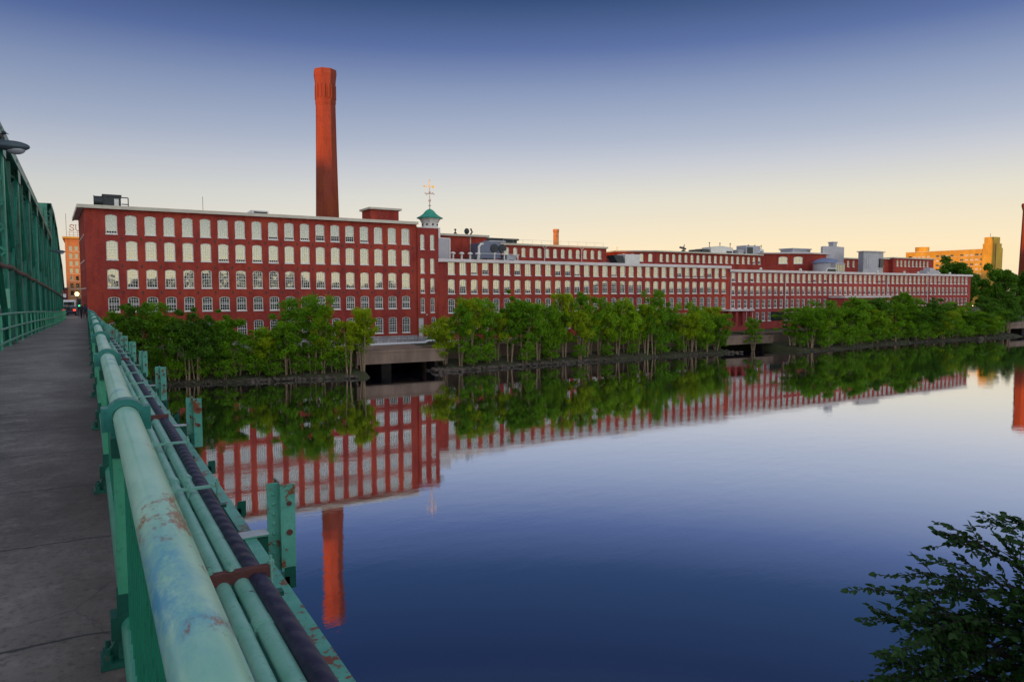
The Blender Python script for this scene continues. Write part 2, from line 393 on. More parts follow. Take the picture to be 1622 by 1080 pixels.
def leaf(name, c, c2, trans=.35):
    k = NM(name); N, L = k.N, k.L; g = N.new('ShaderNodeNewGeometry'); oi = N.new('ShaderNodeObjectInfo')
    col = k.mix(g.outputs['Random Per Island'], c, c2); col = k.mix(k.rng(k.noise(.55, 2), .35, .65, 0, .6), col, tuple(v * 1.5 for v in c))
    col = k.mix(k.math('MULTIPLY', oi.outputs['Random'], .45), col, c2)
    k.setin('Base Color', col).setin('Roughness', .55).setin('Specular IOR Level', .3)
    tr = N.new('ShaderNodeBsdfTranslucent'); L.new(col, tr.inputs[0]); mx = N.new('ShaderNodeMixShader'); mx.inputs[0].default_value = trans
    L.new(k.b.outputs[0], mx.inputs[1]); L.new(tr.outputs[0], mx.inputs[2]); L.new(mx.outputs[0], N['Material Output'].inputs[0]); M[name] = k.m
leaf('leaf_green', (.18, .34, .006), (.09, .225, .006), .45)
leaf('leaf_yellow', (.35, .41, .005), (.19, .31, .006), .45)
leaf('leaf_dark', (.10, .22, .007), (.05, .135, .007))
leaf('leaf_bright', (.27, .42, .008), (.13, .27, .007), .45)
leaf('leaf_woods', (.03, .055, .012), (.018, .035, .01))
leaf('leaf_bush', (.032, .085, .014), (.014, .042, .010), .35)

# ------------------------------------------------------------------ land and water
mb = MB(); S = 5000
mb.face([(-S, -S, WATER), (S, -S, WATER), (S, S, WATER), (-S, S, WATER)])
solo('river', mb, M['river_water'], 'still dark river mirroring the brick mills and the sky', 'water', kind='structure')
# far shore: grade the waterline and bank crest along X
SHORE = [(-300, 104), (-20, 104), (8, 103.6), (20, 101.5), (32, 99), (34.4, 98.4), (35.2, 112), (46.5, 112), (47.5, 99.8), (60, 100.4), (75, 101.4), (95, 101.6), (110, 101), (112, 111), (124.5, 111), (125.5, 97), (130, 95.5), (140, 96.5), (155, 99), (170, 99.5), (190, 99), (205, 98.6), (220, 98.5), (222, 111), (300, 111), (600, 111)]
random.seed(4)
mb = MB(); xs = [-300 + 10 * i for i in range(30)] + [i * .8 for i in range(0, 400)] + [320 + 30 * i for i in range(10)]
rows = []
for x in xs:
    ys = interp(x, SHORE); j = random.uniform(-.18, .18)
    rows.append([(x, ys - 1.2 + j, WATER - .5), (x, ys + j, WATER + .12), (x, ys + 1.4 + j, WATER + .62 + random.uniform(-.1, .1)), (x, max(ys + 2.5, 105.0), WATER + 1.15 + random.uniform(-.1, .1)), (x, max(ys + 3.2, 106.5), WATER + 1.3), (x, 112.6, WATER + 1.3)])
for a, b in zip(rows, rows[1:]):
    for i in range(5): mb.face([a[i], b[i], b[i + 1], a[i + 1]])
solo('river_bank', mb, M['soil'], 'low earth and grass river bank below the retaining wall', 'bank', kind='structure')
mb = MB(); mb.face([(-S, 112, -9.35), (S, 112, -9.35), (S, S, -9.35), (-S, S, -9.35)])
solo('ground', mb, M['terrain_grass'], 'level ground on the far side of the river', 'ground', kind='structure')
mb = MB()
prof = [(-600, 0), (-20, -1.75), (-2.5, -1.8), (0.5, -6), (3.5, -11.5), (5.5, WATER - .6)]
for (ya, za), (yb, zb) in zip(prof, prof[1:]):
    mb.face([(-700, ya, za), (900, ya, za), (900, yb, zb), (-700, yb, zb)])
solo('near_bank', mb, M['terrain_grass'], 'near river bank under the bridge end', 'bank', kind='structure')
# unseen ridge to the west, its crest shaped to set where the shade falls
PROF = [(-150, 8), (-110, 34), (-54, 41), (-22, 37), (19, 33), (45, 28), (60, 25), (68, 20.5), (75, 16.4), (86, 19), (99.5, 25.5), (115, 27), (140, 22), (170, 12), (204, 3.5), (260, 2), (400, 0)]
mb = MB(); qd = Vector((-.53, .85, 0)).normalized(); q = -150; prev = None
while q <= 400:
    top = interp(q, PROF) + (111 + 330) * math.tan(R(SUN_EL)) + 1.2 * math.sin(q * .21) * .4
    ring = [SUN_DIR * (330 + d) + qd * q + Vector((0, 0, z)) for d, z in ((-150, -13), (-70, top * .55), (-12, top * .95), (0, top), (60, top * .98), (300, top * .6), (700, -10))]
    if prev:
        for i in range(6): mb.face([prev[i], ring[i], ring[i + 1], prev[i + 1]])
    prev = ring; q += 8
solo('shade_ridge', mb, M['terrain_grass'], 'unseen ridge to the west, crest shaped to shade the river and mills', 'shade_ridge', kind='structure')

# riprap on the waterline: uncountable stones in one object
random.seed(7); mb = MB()
def rock(c, r):
    bm = bmesh.new(); bmesh.ops.create_icosphere(bm, subdivisions=1, radius=1)
    sx, sy, sz = r * random.uniform(.8, 1.5), r * random.uniform(.7, 1.2), r * random.uniform(.45, .8); a = random.uniform(0, 6.28)
    n = len(mb.v)
    for v in bm.verts:
        k = random.uniform(.8, 1.15); x, y = v.co.x * sx * k, v.co.y * sy * k
        mb.v.append((c[0] + x * math.cos(a) - y * math.sin(a), c[1] + x * math.sin(a) + y * math.cos(a), c[2] + v.co.z * sz * k))
    for f in bm.faces: mb.f.append(tuple(n + v.index for v in f.verts)); mb.m.append(0)
    bm.free()
for i in range(1500):
    x = random.choice((random.uniform(6, 33), random.uniform(47, 110), random.uniform(47, 80), random.uniform(126, 215)))
    rock((x, interp(x, SHORE) + random.uniform(-.35, .9), WATER + random.uniform(0, .35)), random.uniform(.08, .30) * (1.25 if 18 < x < 33 or 47 < x < 76 else .8))
for i in range(60): rock((random.uniform(45.2, 50), random.uniform(98.6, 103), WATER + random.uniform(0, .4)), random.uniform(.2, .5))
for i in range(30): rock((random.uniform(108.5, 113), random.uniform(100, 104), WATER + random.uniform(0, .3)), random.uniform(.2, .5))
solo('shore_stones', mb, M['rock'], 'loose grey stones lining the waterline of the far bank', 'stones', kind='stuff')
mb = MB(); rock((196.5, 97.6, WATER + .25), 1.0); solo('boulder', mb, M['rock'], 'broad flat grey boulder at the waterline below the right hand bank trees', 'boulder')

# retaining walls and culverts
def wall_piece(x0, x1, ztop=-8.75, y=106.4):
    t = thing('retaining_wall', ((x0 + x1) / 2, y, WATER), '', 'wall'); m = MB().box(x0, x1, y, y + .9, WATER - .5, ztop - .25); part('wall_face', m, M['wall_concrete'], t)
    part('coping', MB().box(x0, x1, y - .12, y + 1.0, ztop - .25, ztop), M['wall_concrete'], t); return t
wall_piece(1.5, 33.8)['label'] = 'brown riverside retaining wall between the bridge and the culvert'
wall_piece(46.4, 111.5)['label'] = 'long brown retaining wall behind the tall thin bank trees'
wall_piece(125.6, 221.5)['label'] = 'low retaining wall behind the bushy trees on the point'
mb = MB(); mb.box(1.5, 300, 107.4, 120.6, WATER, -8.98)
for a, b in ((33.8, 46.4), (111.5, 125.6), (221.5, 262)): pass
def terrace(x0, x1): return MB().box(x0, x1, 107.3, 121.4, WATER - .3, -9.05)
for a, b in ((1.5, 33.9), (46.3, 111.4), (125.7, 221.4), (262, 400)): solo('terrace', terrace(a, b), M['soil'], 'grassy terrace at the foot of the mills', 'terrace', kind='structure')
def culvert(x0, x1, y, zt, zb, label, pier=None, depth=14):
    t = thing('culvert', ((x0 + x1) / 2, y, WATER), label, 'culvert')
    part('beam', MB().box(x0 - .8, x1 + .8, y, y + .8, zb, zt - .28), M['wall_concrete'], t)
    part('coping', MB().box(x0 - .9, x1 + .9, y - .12, y + 1.0, zt - .28, zt), M['wall_concrete'], t)
    part('deck_slab', MB().box(x0 - .7, x1 + .7, y + .8, y + depth + 6, zb + .4, zt - .32), M['wall_concrete'], t)
    for sx in (x0 - .7, x1 + .1): part('side_wall', MB().box(sx, sx + .6, y + 2.2, y + depth, WATER - .4, zb + .39), M['shaded_concrete'], t)  # dark concrete colour paints the shade inside the culvert mouth
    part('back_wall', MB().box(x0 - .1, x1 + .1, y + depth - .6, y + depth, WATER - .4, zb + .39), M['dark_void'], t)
    if pier: part('pier', MB().box(pier - .8, pier + .8, y + 4, y + 9, WATER - .4, zb + .38), M['shaded_concrete'], t)
    return t
culvert(34.2, 46.6, 101, -8.62, -10.6, 'wide brown concrete culvert with a dark mouth below the end of the tall mill', 39.4)
culvert(112.2, 124.6, 103.5, -9.2, -10.8, 'concrete outfall culvert between the long tree row and the bushy point', None, 12)
culvert(223.4, 262, 103.5, -8.85, -10.4, 'small concrete bridge over a side channel at the right edge of the view', 240, 12)
t = thing('pipe_railing', (44, 114.5, -9.05), 'long white pipe along the terrace above the wide culvert', 'pipe')
part('pipe', MB().tube([(30, 114.5, -8.82), (42, 114.5, -8.76), (50, 114.5, -8.72), (50.6, 114.5, -8.45), (51.6, 114.5, -8.45), (52.2, 114.5, -8.7), (56, 114.5, -8.7)], .2, 8), M['white_paint'], t, True)
for x in (32, 36, 40, 44, 48, 53): part('support', MB().box(x - .12, x + .12, 114.4, 114.6, -9.1, -8.9), M['granite'], t)

# ------------------------------------------------------------------ windows and brick buildings
def contour(w, h, rise, n=7, v0=0.0):
    pts = [(-w / 2, v0), (w / 2, v0), (w / 2, v0 + h - rise)]
    if rise > 1e-3:
        r = (w * w / 4 + rise * rise) / (2 * rise); cz = v0 + h - r; a0 = math.asin(min(1, (w / 2) / r))
        for i in range(1, n):
            a = a0 - 2 * a0 * i / n; pts.append((r * math.sin(a), cz + r * math.cos(a)))
    else:
        for i in range(1, n): pts.append((w / 2 - w * i / n, v0 + h))
    pts.append((-w / 2, v0 + h - rise)); return pts
WIN = {}
def window_meshes(key, w, h, rise, cols=4, rws=5, fw=.12, mat='window_white'):
    o, i = contour(w, h, rise), contour(w - 2 * fw, h - 2 * fw, max(rise * .9, 0 if rise < 1e-3 else .02), v0=fw)
    m = MB(); k = len(o)
    for a in range(k):
        b = (a + 1) % k
        m.face([(o[a][0], 0, o[a][1]), (o[b][0], 0, o[b][1]), (i[b][0], 0, i[b][1]), (i[a][0], 0, i[a][1])])
        m.face([(i[a][0], 0, i[a][1]), (i[b][0], 0, i[b][1]), (i[b][0], .1, i[b][1]), (i[a][0], .1, i[a][1])])
    iw, ih = w - 2 * fw, h - 2 * fw
    m.box(-iw / 2, iw / 2, .02, .075, h / 2 - .05, h / 2 + .05)
    for c in range(1, cols): x = -iw / 2 + iw * c / cols; m.box(x - .026, x + .026, .035, .07, fw, h - fw - rise * .35)
    for r in range(1, rws + 1):
        z = fw + (ih - rise) * r / (rws + .35)
        if abs(z - h / 2) > .1: m.box(-iw / 2, iw / 2, .036, .069, z - .024, z + .024)
    frame = m.mesh('window', M[mat])
    panes = []
    for op in (0, .1, .3):
        m = MB(); mi = 0
        if op: m.mi = 1; m.face([(-iw / 2, .06, fw), (iw / 2, .06, fw), (iw / 2, .06, fw + ih * op), (-iw / 2, .06, fw + ih * op)]); m.mi = 0
        p = contour(iw, ih, max(rise * .9, 0), v0=fw); p = [(u, v if n > 1 else fw + ih * op) for n, (u, v) in enumerate(p)]
        m.face([(u, .08, v) for u, v in p]); panes.append(m.mesh('pane', [M['window_glass'], M['dark_void']]))
    sill = MB().box(-w / 2 - .05, w / 2 + .05, -.2, .1, -.14, -.003).mesh('sill', M[mat])
    WIN[key] = (frame, panes, sill, w, h, rise)
window_meshes('tall', 1.50, 2.76, .20)
window_meshes('short', 1.50, 2.2, .20, rws=4)
window_meshes('slit', .80, 2.66, .16, cols=2)
window_meshes('mid', 1.40, 2.66, .20, cols=3, fw=.13)
window_meshes('flat', 1.20, 2.12, 0, cols=2, rws=3, fw=.16)
window_meshes('back', 1.22, 2.35, .3, cols=2, rws=3, fw=.14)
window_meshes('triple', 3.0, 2.4, .35, cols=3, rws=2, fw=.2)
window_meshes('grimy', 1.3, 2.3, 0, cols=2, rws=2, fw=.14)

class Wall:      # a plane wall with holes: origin, unit vector along it; outward normal is to the right of travel rotated -90
    def __init__(s, ox, oy, ux, uy): s.o = (ox, oy); s.u = (ux, uy); s.n = (uy, -ux)
    def P(s, u, d, v): return (s.o[0] + s.u[0] * u - s.n[0] * d, s.o[1] + s.u[1] * u - s.n[1] * d, v)
    def rz(s): return math.atan2(s.u[1], s.u[0])
    def build(s, mb, u0, u1, bands, depth=.28):      # bands: (z0, z1, [(uc, w, zb, h, rise)])
        for z0, z1, ops in bands:
            if not ops: mb.face([s.P(u0, 0, z0), s.P(u1, 0, z0), s.P(u1, 0, z1), s.P(u0, 0, z1)]); continue
            ops = sorted(ops); cuts = [u0] + [(a[0] + b[0]) / 2 for a, b in zip(ops, ops[1:])] + [u1]
            for (uc, w, zb, h, rise), a, b in zip(ops, cuts, cuts[1:]):
                c = [(uc + x, y) for x, y in contour(w, h, rise, v0=zb)]
                mb.face([s.P(*p) for p in ((a, 0, z0), (b, 0, z0), (c[1][0], 0, c[1][1]), (c[0][0], 0, c[0][1]))])
                mb.face([s.P(*p) for p in ((b, 0, z0), (b, 0, z1), (c[2][0], 0, c[2][1]), (c[1][0], 0, c[1][1]))])
                mb.face([s.P(*p) for p in ((a, 0, z1), (a, 0, z0), (c[0][0], 0, c[0][1]), (c[-1][0], 0, c[-1][1]))])
                mb.face([s.P(b, 0, z1), s.P(a, 0, z1)] + [s.P(u, 0, v) for u, v in reversed(c[2:])])
                for i in range(len(c)):
                    j = (i + 1) % len(c); mb.face([s.P(c[i][0], 0, c[i][1]), s.P(c[j][0], 0, c[j][1]), s.P(c[j][0], depth, c[j][1]), s.P(c[i][0], depth, c[i][1])])
def put_windows(root, items, limit=100):
    """items: (wall, u, zb, key, opening) in order of how large they show; past the limit one merged part"""
    off = woff(root); rest = MB()
    for n, (wl, u, zb, key, op) in enumerate(items):
        fr, pn, si, w, h, rise = WIN[key]; p = Vector(wl.P(u, .10, zb)) - off
        if n < limit:
            o = inst('window', fr, root, p, wl.rz()); inst('pane', pn[op], o); inst('sill', si, o)
        else:
            mtx = Matrix.Translation(p) @ Matrix.Rotation(wl.rz(), 4, 'Z')
            for me, mi in ((fr, 0), (si, 0), (pn[op], 1)):
                b = len(rest.v); rest.v += [tuple(mtx @ v.co) for v in me.vertices]
                for f in me.polygons: rest.f.append(tuple(b + i for i in f.vertices)); rest.m.append(mi if mi == 0 else 1 + f.material_index)
    if rest.v:
        o = part('window', rest, [M['window_white'], M['window_glass'], M['dark_void']], root, local=True); o['kind'] = 'stuff'

# ---- the tall five-storey mill at the left
rnd = random.Random(11)
mill = thing('brick_mill', (25, 120, -9.2), 'tall five storey red brick mill with a white cornice beside the bridge end', 'mill')
front = Wall(.1, 120, 1, 0); cx = [3.34 + 2.524 * i for i in range(19)]
rowsA = [(8.37, 'tall'), (4.65, 'tall'), (.57, 'tall'), (-2.93, 'short'), (-7.2, 'tall')]
edges = [-7.75, -3.7, -.2, 3.95, 7.85, 11.95]
bands = []
for (zb, key), z0, z1 in zip(reversed(rowsA), edges, edges[1:]):
    w, h, rise = WIN[key][3:]; bands.append((z0, z1, [(x, w, zb, h, rise) for x in cx]))
mb = MB(); front.build(mb, 0, 50.9, bands)
lx, ly = -.75 - .1, 22.0; ll = math.hypot(lx, ly); side = Wall(.1 + lx, 120 + ly, -lx / ll, -ly / ll)
su = [ll - 4, ll - 8.5, ll - 13, ll - 17.5]
sb = []
for (zb, key), z0, z1 in zip(reversed(rowsA), edges, edges[1:]):
    w, h, rise = WIN[key][3:]; sb.append((z0, z1, [(x, w, zb, h, rise) for x in su] if zb > -5 else []))
side.build(mb, 0, ll, sb)
mb.face([(51, 120, -7.75), (51, 142, -7.75), (51, 142, 11.95), (51, 120, 11.95)]); mb.face([(51, 142, -7.75), (-.75, 142, -7.75), (-.75, 142, 11.95), (51, 142, 11.95)])
part('wall', mb, M['mill_brick'], mill)
part('foundation', MB().prism([(.02, 119.92), (51, 119.92), (51, 142), (-.8, 142)], -9.4, -7.752), M['granite'], mill)
rf = part('roof', MB().prism([(-.4, 119.4), (51.0, 119.4), (51.0, 142.4), (-1.3, 142.4)], 12.16, 12.30), M['roof_tar'], mill)
cn = MB().prism([(-.75, 119.25), (51.05, 119.25), (51.05, 119.42), (-.75, 119.42)], 11.85, 12.34); cn.prism([(-.75, 119.42), (-.53, 119.42), (-1.4, 142.5), (-1.65, 142.5)], 11.85, 12.34)
part('cornice', cn, M['cornice_cream'], mill)
part('soffit', MB().prism([(-.55, 119.42), (50.99, 119.42), (50.99, 142.3), (-1.4, 142.3)], 11.952, 12.15), M['cornice_white'], mill)
an = MB().box(-.09, .09, -.065, -.004, -.25, .2).mesh('anchor_plate', M['dark_metal'])
for x in [c + 1.26 for c in cx]:
    for z in (7.75, 3.75, -.1): inst('anchor_plate', an, mill, Vector((x + .1, 120, z)) - woff(mill))
items = []
opens = {(0, 0): 1, (0, 11): 1, (0, 12): 2, (0, 13): 2, (0, 14): 2, (0, 15): 1, (0, 10): 1, (0, 9): 1, (1, 6): 1, (1, 7): 1, (1, 8): 1, (1, 9): 1}
for r, (zb, key) in enumerate(rowsA):
    for i, x in enumerate(cx): items.append((front, x, zb, key, opens.get((r, i), 0)))
s_items = [(side, x, zb, key, 0) for zb, key in rowsA[:4] for x in su]
put_windows(mill, items[:76] + s_items[:8] + items[85:95] + s_items[8:] + items[76:85])

# ---- stair tower with cupola
tw = thing('stair_tower', (53, 120, -9.2), 'narrow red brick stair tower with paired slit windows at the mill corner', 'tower')
tf = Wall(51.0, 119.7, 1, 0); rt = [(7.56, 'slit'), (3.35, 'slit'), (-.2, 'slit'), (-3.72, 'slit')]
mb = MB(); e2 = [-4.2, -.7, 2.9, 6.6, 11.35]; bands = [(-8.05, -4.2, [(.65, 1.05, -8.0, 3.35, 0), (3.08, .8, -7.2, 2.66, .16)])]
for (zb, key), z0, z1 in zip(reversed(rt), e2, e2[1:]): bands.append((z0, z1, [(u, .8, zb, 2.66, .16) for u in (.96, 2.87)]))
tf.build(mb, 0, 4.1, bands)
mb.face([(51, 119.7, -8.05), (51, 124.5, -8.05), (51, 124.5, 11.35), (51, 119.7, 11.35)][::-1]); mb.face([(55.1, 119.7, -8.05), (55.1, 124.5, -8.05), (55.1, 124.5, 11.35), (55.1, 119.7, 11.35)])
mb.face([(51, 124.5, -8.05), (55.1, 124.5, -8.05), (55.1, 124.5, 11.35), (51, 124.5, 11.35)]); mb.face([(51, 119.7, 11.35), (55.1, 119.7, 11.35), (55.1, 124.5, 11.35), (51, 124.5, 11.35)])
part('wall', mb, M['mill_brick'], tw)
part('foundation', MB().box(50.95, 55.15, 119.6, 124.4, -9.4, -8.052), M['granite'], tw)
d = part('door', MB().box(51.15, 52.15, 119.85, 119.92, -8.0, -4.66), M['door_grey'], tw); part('handle', MB().box(52.0, 52.06, 119.78, 119.85, -6.7, -6.45), M['dark_metal'], d)
part('wall_lamp', MB().box(52.6, 52.75, 119.5, 119.69, -4.2, -4.0), M['white_paint'], tw)
put_windows(tw, [(tf, u, zb, k, 0) for zb, k in rt for u in (.96, 2.87)] + [(tf, 3.08, -7.2, 'slit', 0)])
part('parapet_cap', MB().box(50.98, 55.2, 119.6, 124.55, 11.352, 11.5), M['cornice_white'], tw)
bf = thing('belfry', (62.4, 139.8, 5.5), 'white belfry with a green copper roof and gold weathervane behind the stair tower', 'belfry')
cc = (62.4, 139.8, 0)
part('base', MB().box(60.75, 64.05, 138.2, 141.4, 5.4, 13.3), M['white_trim'], bf)
dr = part('drum', MB().lathe(cc, [(1.70, 13.302), (1.70, 14.2), (2.05, 14.85), (2.36, 15.2)], 8, R(22.5)), M['white_trim'], bf)
vo_ = MB().lathe((0, 0, 0), [(.02, .0), (.2, .05), (.2, .3), (.02, .36)], 8).mesh('vent_opening', M['dark_void'])
for k in range(8):
    a = R(45 * k); inst('vent_opening', vo_, dr, Vector((cc[0] + 1.62 * math.cos(a), cc[1] + 1.62 * math.sin(a), 13.75)) - woff(dr))
part('roof', MB().lathe(cc, [(2.70, 15.202), (2.74, 15.4), (2.0, 15.75), (1.38, 16.2), (.98, 16.7), (.57, 17.05), (.14, 17.25)], 8, R(22.5)), M['copper_green'], bf)
m = MB(); m.tube([(cc[0], cc[1], 17.2), (cc[0], cc[1], 23.1)], [.12, .05], 8); m.ball((cc[0], cc[1], 19.0), .28, .28, .3); m.ball((cc[0], cc[1], 17.95), .32, .32, .1); m.ball((cc[0], cc[1], 20.7), .23, .23, .23)
for a in (R(10), R(100)):
    dx, dy = math.cos(a) * 1.1, math.sin(a) * 1.1; m.bar((cc[0] - dx, cc[1] - dy, 20.4), (cc[0] + dx, cc[1] + dy, 20.4), .08, .08)
    for s_ in (-1, 1): m.ball((cc[0] + s_ * dx, cc[1] + s_ * dy, 20.4), .13, .13, .16, 8, 4)
part('spire', m, M['grey_metal'], bf)
m = MB(); m.bar((cc[0] - 1.3, cc[1], 21.85), (cc[0] + .9, cc[1], 21.85), .08, .1); m.prism([(cc[0] - 1.5, 21.85), (cc[0] - 1.0, 22.08), (cc[0] - 1.0, 21.62)], cc[1] - .04, cc[1] + .04, 'y'); m.prism([(cc[0] + .35, 21.85), (cc[0] + 1.05, 22.17), (cc[0] + 1.05, 21.55)], cc[1] - .04, cc[1] + .04, 'y'); m.ball((cc[0], cc[1], 23.1), .12, .12, .15, 8, 4)
m.tube([(cc[0], cc[1], 21.0), (cc[0], cc[1], 23.05)], .07, 6); part('weathervane', m, M['gold_leaf'], bf)

# ---- generic long mill
def long_mill(name, x0, x1, y, zb, zt, depth, cols, rws, key, label, cat, bands_z, mat='mill_brick', corn='cornice_white', order=None, foundation=True, chimneys=None, cth=.5, over=.45, openf=None):
    t = thing(name, ((x0 + x1) / 2, y, zb), label, cat); wl = Wall(x0, y, 1, 0); w, h, rise = WIN[key][3:]
    mb = MB(); bands = []
    for zr, z0, z1 in zip(sorted(rws), bands_z, bands_z[1:]): bands.append((z0, z1, [(c - x0, w, zr, h, rise) for c in cols(zr)]))
    if zb < bands_z[0]: bands.append((zb, bands_z[0], []))
    if zt > bands_z[-1]: bands.append((bands_z[-1], zt, []))
    wl.build(mb, 0, x1 - x0, bands)
    for x, fl in ((x0, 1), (x1, 0)):
        f = [(x, y, zb), (x, y + depth, zb), (x, y + depth, zt), (x, y, zt)]; mb.face(f[::-1] if fl else f)
    mb.face([(x0, y + depth, zb), (x1, y + depth, zb), (x1, y + depth, zt), (x0, y + depth, zt)]); part('wall', mb, M[mat], t)
    part('roof', MB().box(x0 - .1, x1 + .1, y - over + .14, y + depth + .2, zt + .002, zt + cth - .12), M['roof_tar'], t)
    part('cornice', MB().box(x0 - .1, x1 + .3, y - over, y - over + .138, zt - .06, zt + cth), M[corn], t)
    part('soffit', MB().box(x0 - .08, x1 + .08, y - over + .14, y - .002, zt - .12, zt), M[corn], t)
    its = [(wl, c - x0, zr, key, (openf(zr, c) if openf else 0)) for zr in sorted(rws, reverse=True) for c in cols(zr)]
    put_windows(t, its); return t, wl
c2 = [57.8 + 2.36 * i for i in range(17)] + [97.9 + 2.31 * i for i in range(14)]
rb = random.Random(3)
m2, _ = long_mill('brick_mill', 55.1, 129.6, 120, -8.9, 5.5, 23, lambda z: c2, [3.17, -.36, -3.88, -7.35], 'mid', 'long four storey red brick mill with arched windows right of the stair tower', 'mill', [-8.0, -4.4, -.85, 2.7, 5.5], openf=lambda z, c: rb.choice((0, 0, 0, 0, 0, 1, 1, 2)) if z > 2 else 0)
part('foundation', MB().box(55.12, 129.5, 119.9, 120.5, -9.5, -8.9), M['granite'], m2)
c3 = [131.14 + 2.1 * i for i in range(49)]
rc = random.Random(5)
m3, _ = long_mill('brick_mill', 129.62, 234.3, 120, -9.0, 4.72, 18, lambda z: ([c for c in c3 if not (z < -5 and 144 < c < 149)]), [2.32, -.78, -3.93, -7.05], 'flat', 'lowest and farthest riverside red brick mill with flat topped white framed windows', 'mill', [-7.6, -4.4, -1.3, 1.85, 4.72], mat='annex_brick', openf=lambda z, c: rc.choice((0, 0, 0, 1, 2)))
for x in (130.1, 149.2, 191.2, 211.0): part('downspout', MB().tube([(x, 119.85, 4.4), (x, 119.85, -8.8)], .1, 6), M['cornice_white'], m3, True)
part('loading_opening', MB().box(144.2, 148.6, 119.86, 119.99, -7.0, -4.9), M['dark_glass'], m3)
for x, z in ((214.0, -4.5), (236.0, -4.0)): pass
t = thing('porch', (131.3, 118.2, -7.9), 'flat roofed brick entrance porch at the joint of the two long mills', 'porch')
mb = MB()
for x in (127.8, 129.9, 132.2, 134.6): mb.box(x - .35, x + .35, 117.6, 118.1, -7.9, -4.45)
part('pillar', mb, M['annex_brick'], t); part('roof', MB().box(127.2, 135.2, 117.2, 119.9, -4.448, -4.1), M['cornice_white'], t); part('back_panel', MB().box(127.5, 134.9, 119.5, 119.8, -7.9, -4.452), M['annex_brick'], t); part('floor_slab', MB().box(127.2, 135.2, 117.4, 119.9, -9.05, -7.902), M['annex_brick'], t)
t = thing('lean_to', (177, 117.5, -9), 'long low brick annex with a white roof edge behind the bushy point trees', 'annex')
part('wall', MB().box(166.2, 188.2, 115.5, 119.85, -9.05, -1.55), M['annex_brick'], t); part('roof', MB().box(165.9, 188.5, 115.1, 119.9, -1.548, -1.1), M['cornice_white'], t)
part('window', MB().box(184.5, 187, 115.42, 115.498, -4.2, -2.4), M['window_white'], t)

# ---- set-back roofs and buildings behind
def block(name, x0, x1, y, depth, zb, zt, mat, label, cat, corn='cornice_cream', cth=.45, over=.5):
    t = thing(name, ((x0 + x1) / 2, y, zb), label, cat)
    part('wall', MB().box(x0, x1, y, y + depth, zb, zt), M[mat], t)
    part('cornice', MB().box(x0 - .2, x1 + over, y - over, y + depth + .3, zt + .002, zt + cth), M[corn], t); return t
A = block('brick_block', 60, 78.7, 145, 14, -9, 12.3, 'mill_brick', 'windowless red brick upper block just right of the cupola', 'building')
for x in (64.5, 74.5): part('downspout', MB().tube([(x, 144.85, 12.2), (x, 144.85, 4)], .13, 6), M['cornice_cream'], A, True)
cB = [92.8 + 2.46 * i for i in range(-2, 13)]
B, _ = long_mill('brick_mill', 79.2, 124.6, 160, -9, 11.95, 16, lambda z: cB, [9.0], 'back', 'set back brick mill with one visible row of arched windows right of the cooling plant', 'mill', [8.4, 11.95], corn='cornice_cream', cth=.4)
for x in (91.3, 104, 116): part('downspout', MB().tube([(x, 159.7, 11.4), (x, 159.8, 4)], .12, 6).tube([(x - .7, 159.6, 11.9), (x, 159.7, 11.3), (x + .7, 159.6, 11.9)], .1, 6), M['cornice_white'], B, True)
mb = MB()
for i in range(12): x = 92 + i * 2.9; mb.bar((x, 160.5, 12.3), (x, 160.5, 13.4), .05, .05)
mb.bar((92, 160.5, 13.4), (124, 160.5, 13.4), .05, .05); part('roof_railing', mb, M['cornice_cream'], B)
t = solo('roof_unit', MB().box(84, 97.5, 163, 167, 12.3, 13.5).box(84.4, 97.9, 162.6, 167.4, 13.3, 13.75), M['dark_metal'], 'long low dark roof unit on the set back mill right of the windowless block', 'roof unit')
# C: bent building with its own cornice
t = thing('brick_mill', (165, 165, -9), 'distant brick mill with a bent front and many rooftop plant rooms', 'mill')
pc = [(137.2, 170.5), (147, 165), (193.5, 165), (193.5, 190), (142, 190)]
wl1 = Wall(137.2, 170.5, *(Vector((9.8, -5.5)).normalized())); wl2 = Wall(147, 165, 1, 0); l1 = math.hypot(9.8, 5.5)
mb = MB(); k = WIN['back']; u1s = [1.7, 4.3, 7.0, 9.7]
wl1.build(mb, 0, l1, [(-9, 8.5, []), (8.5, 11.9, [(u, k[3], 9.05, k[4], k[5]) for u in u1s])])
u2s = [2.3 + 2.52 * i for i in range(18)]; wl2.build(mb, 0, 46.5, [(-9, 8.5, []), (8.5, 11.9, [(u, k[3], 9.05, k[4], k[5]) for u in u2s])])
for a, b in ((2, 3), (3, 4), (4, 0)): mb.face([(*pc[a], -9), (*pc[b], -9), (*pc[b], 11.9), (*pc[a], 11.9)])
part('wall', mb, M['mill_brick'], t)
part('cornice', MB().prism([(136.2, 170.4), (146.8, 164.4), (193.5, 164.4), (193.5, 190.4), (141.4, 190.4)], 11.902, 12.3), M['cornice_cream'], t)
put_windows(t, [(wl1, u, 9.05, 'back', 0) for u in u1s] + [(wl2, u, 9.05, 'back', 0) for u in u2s])
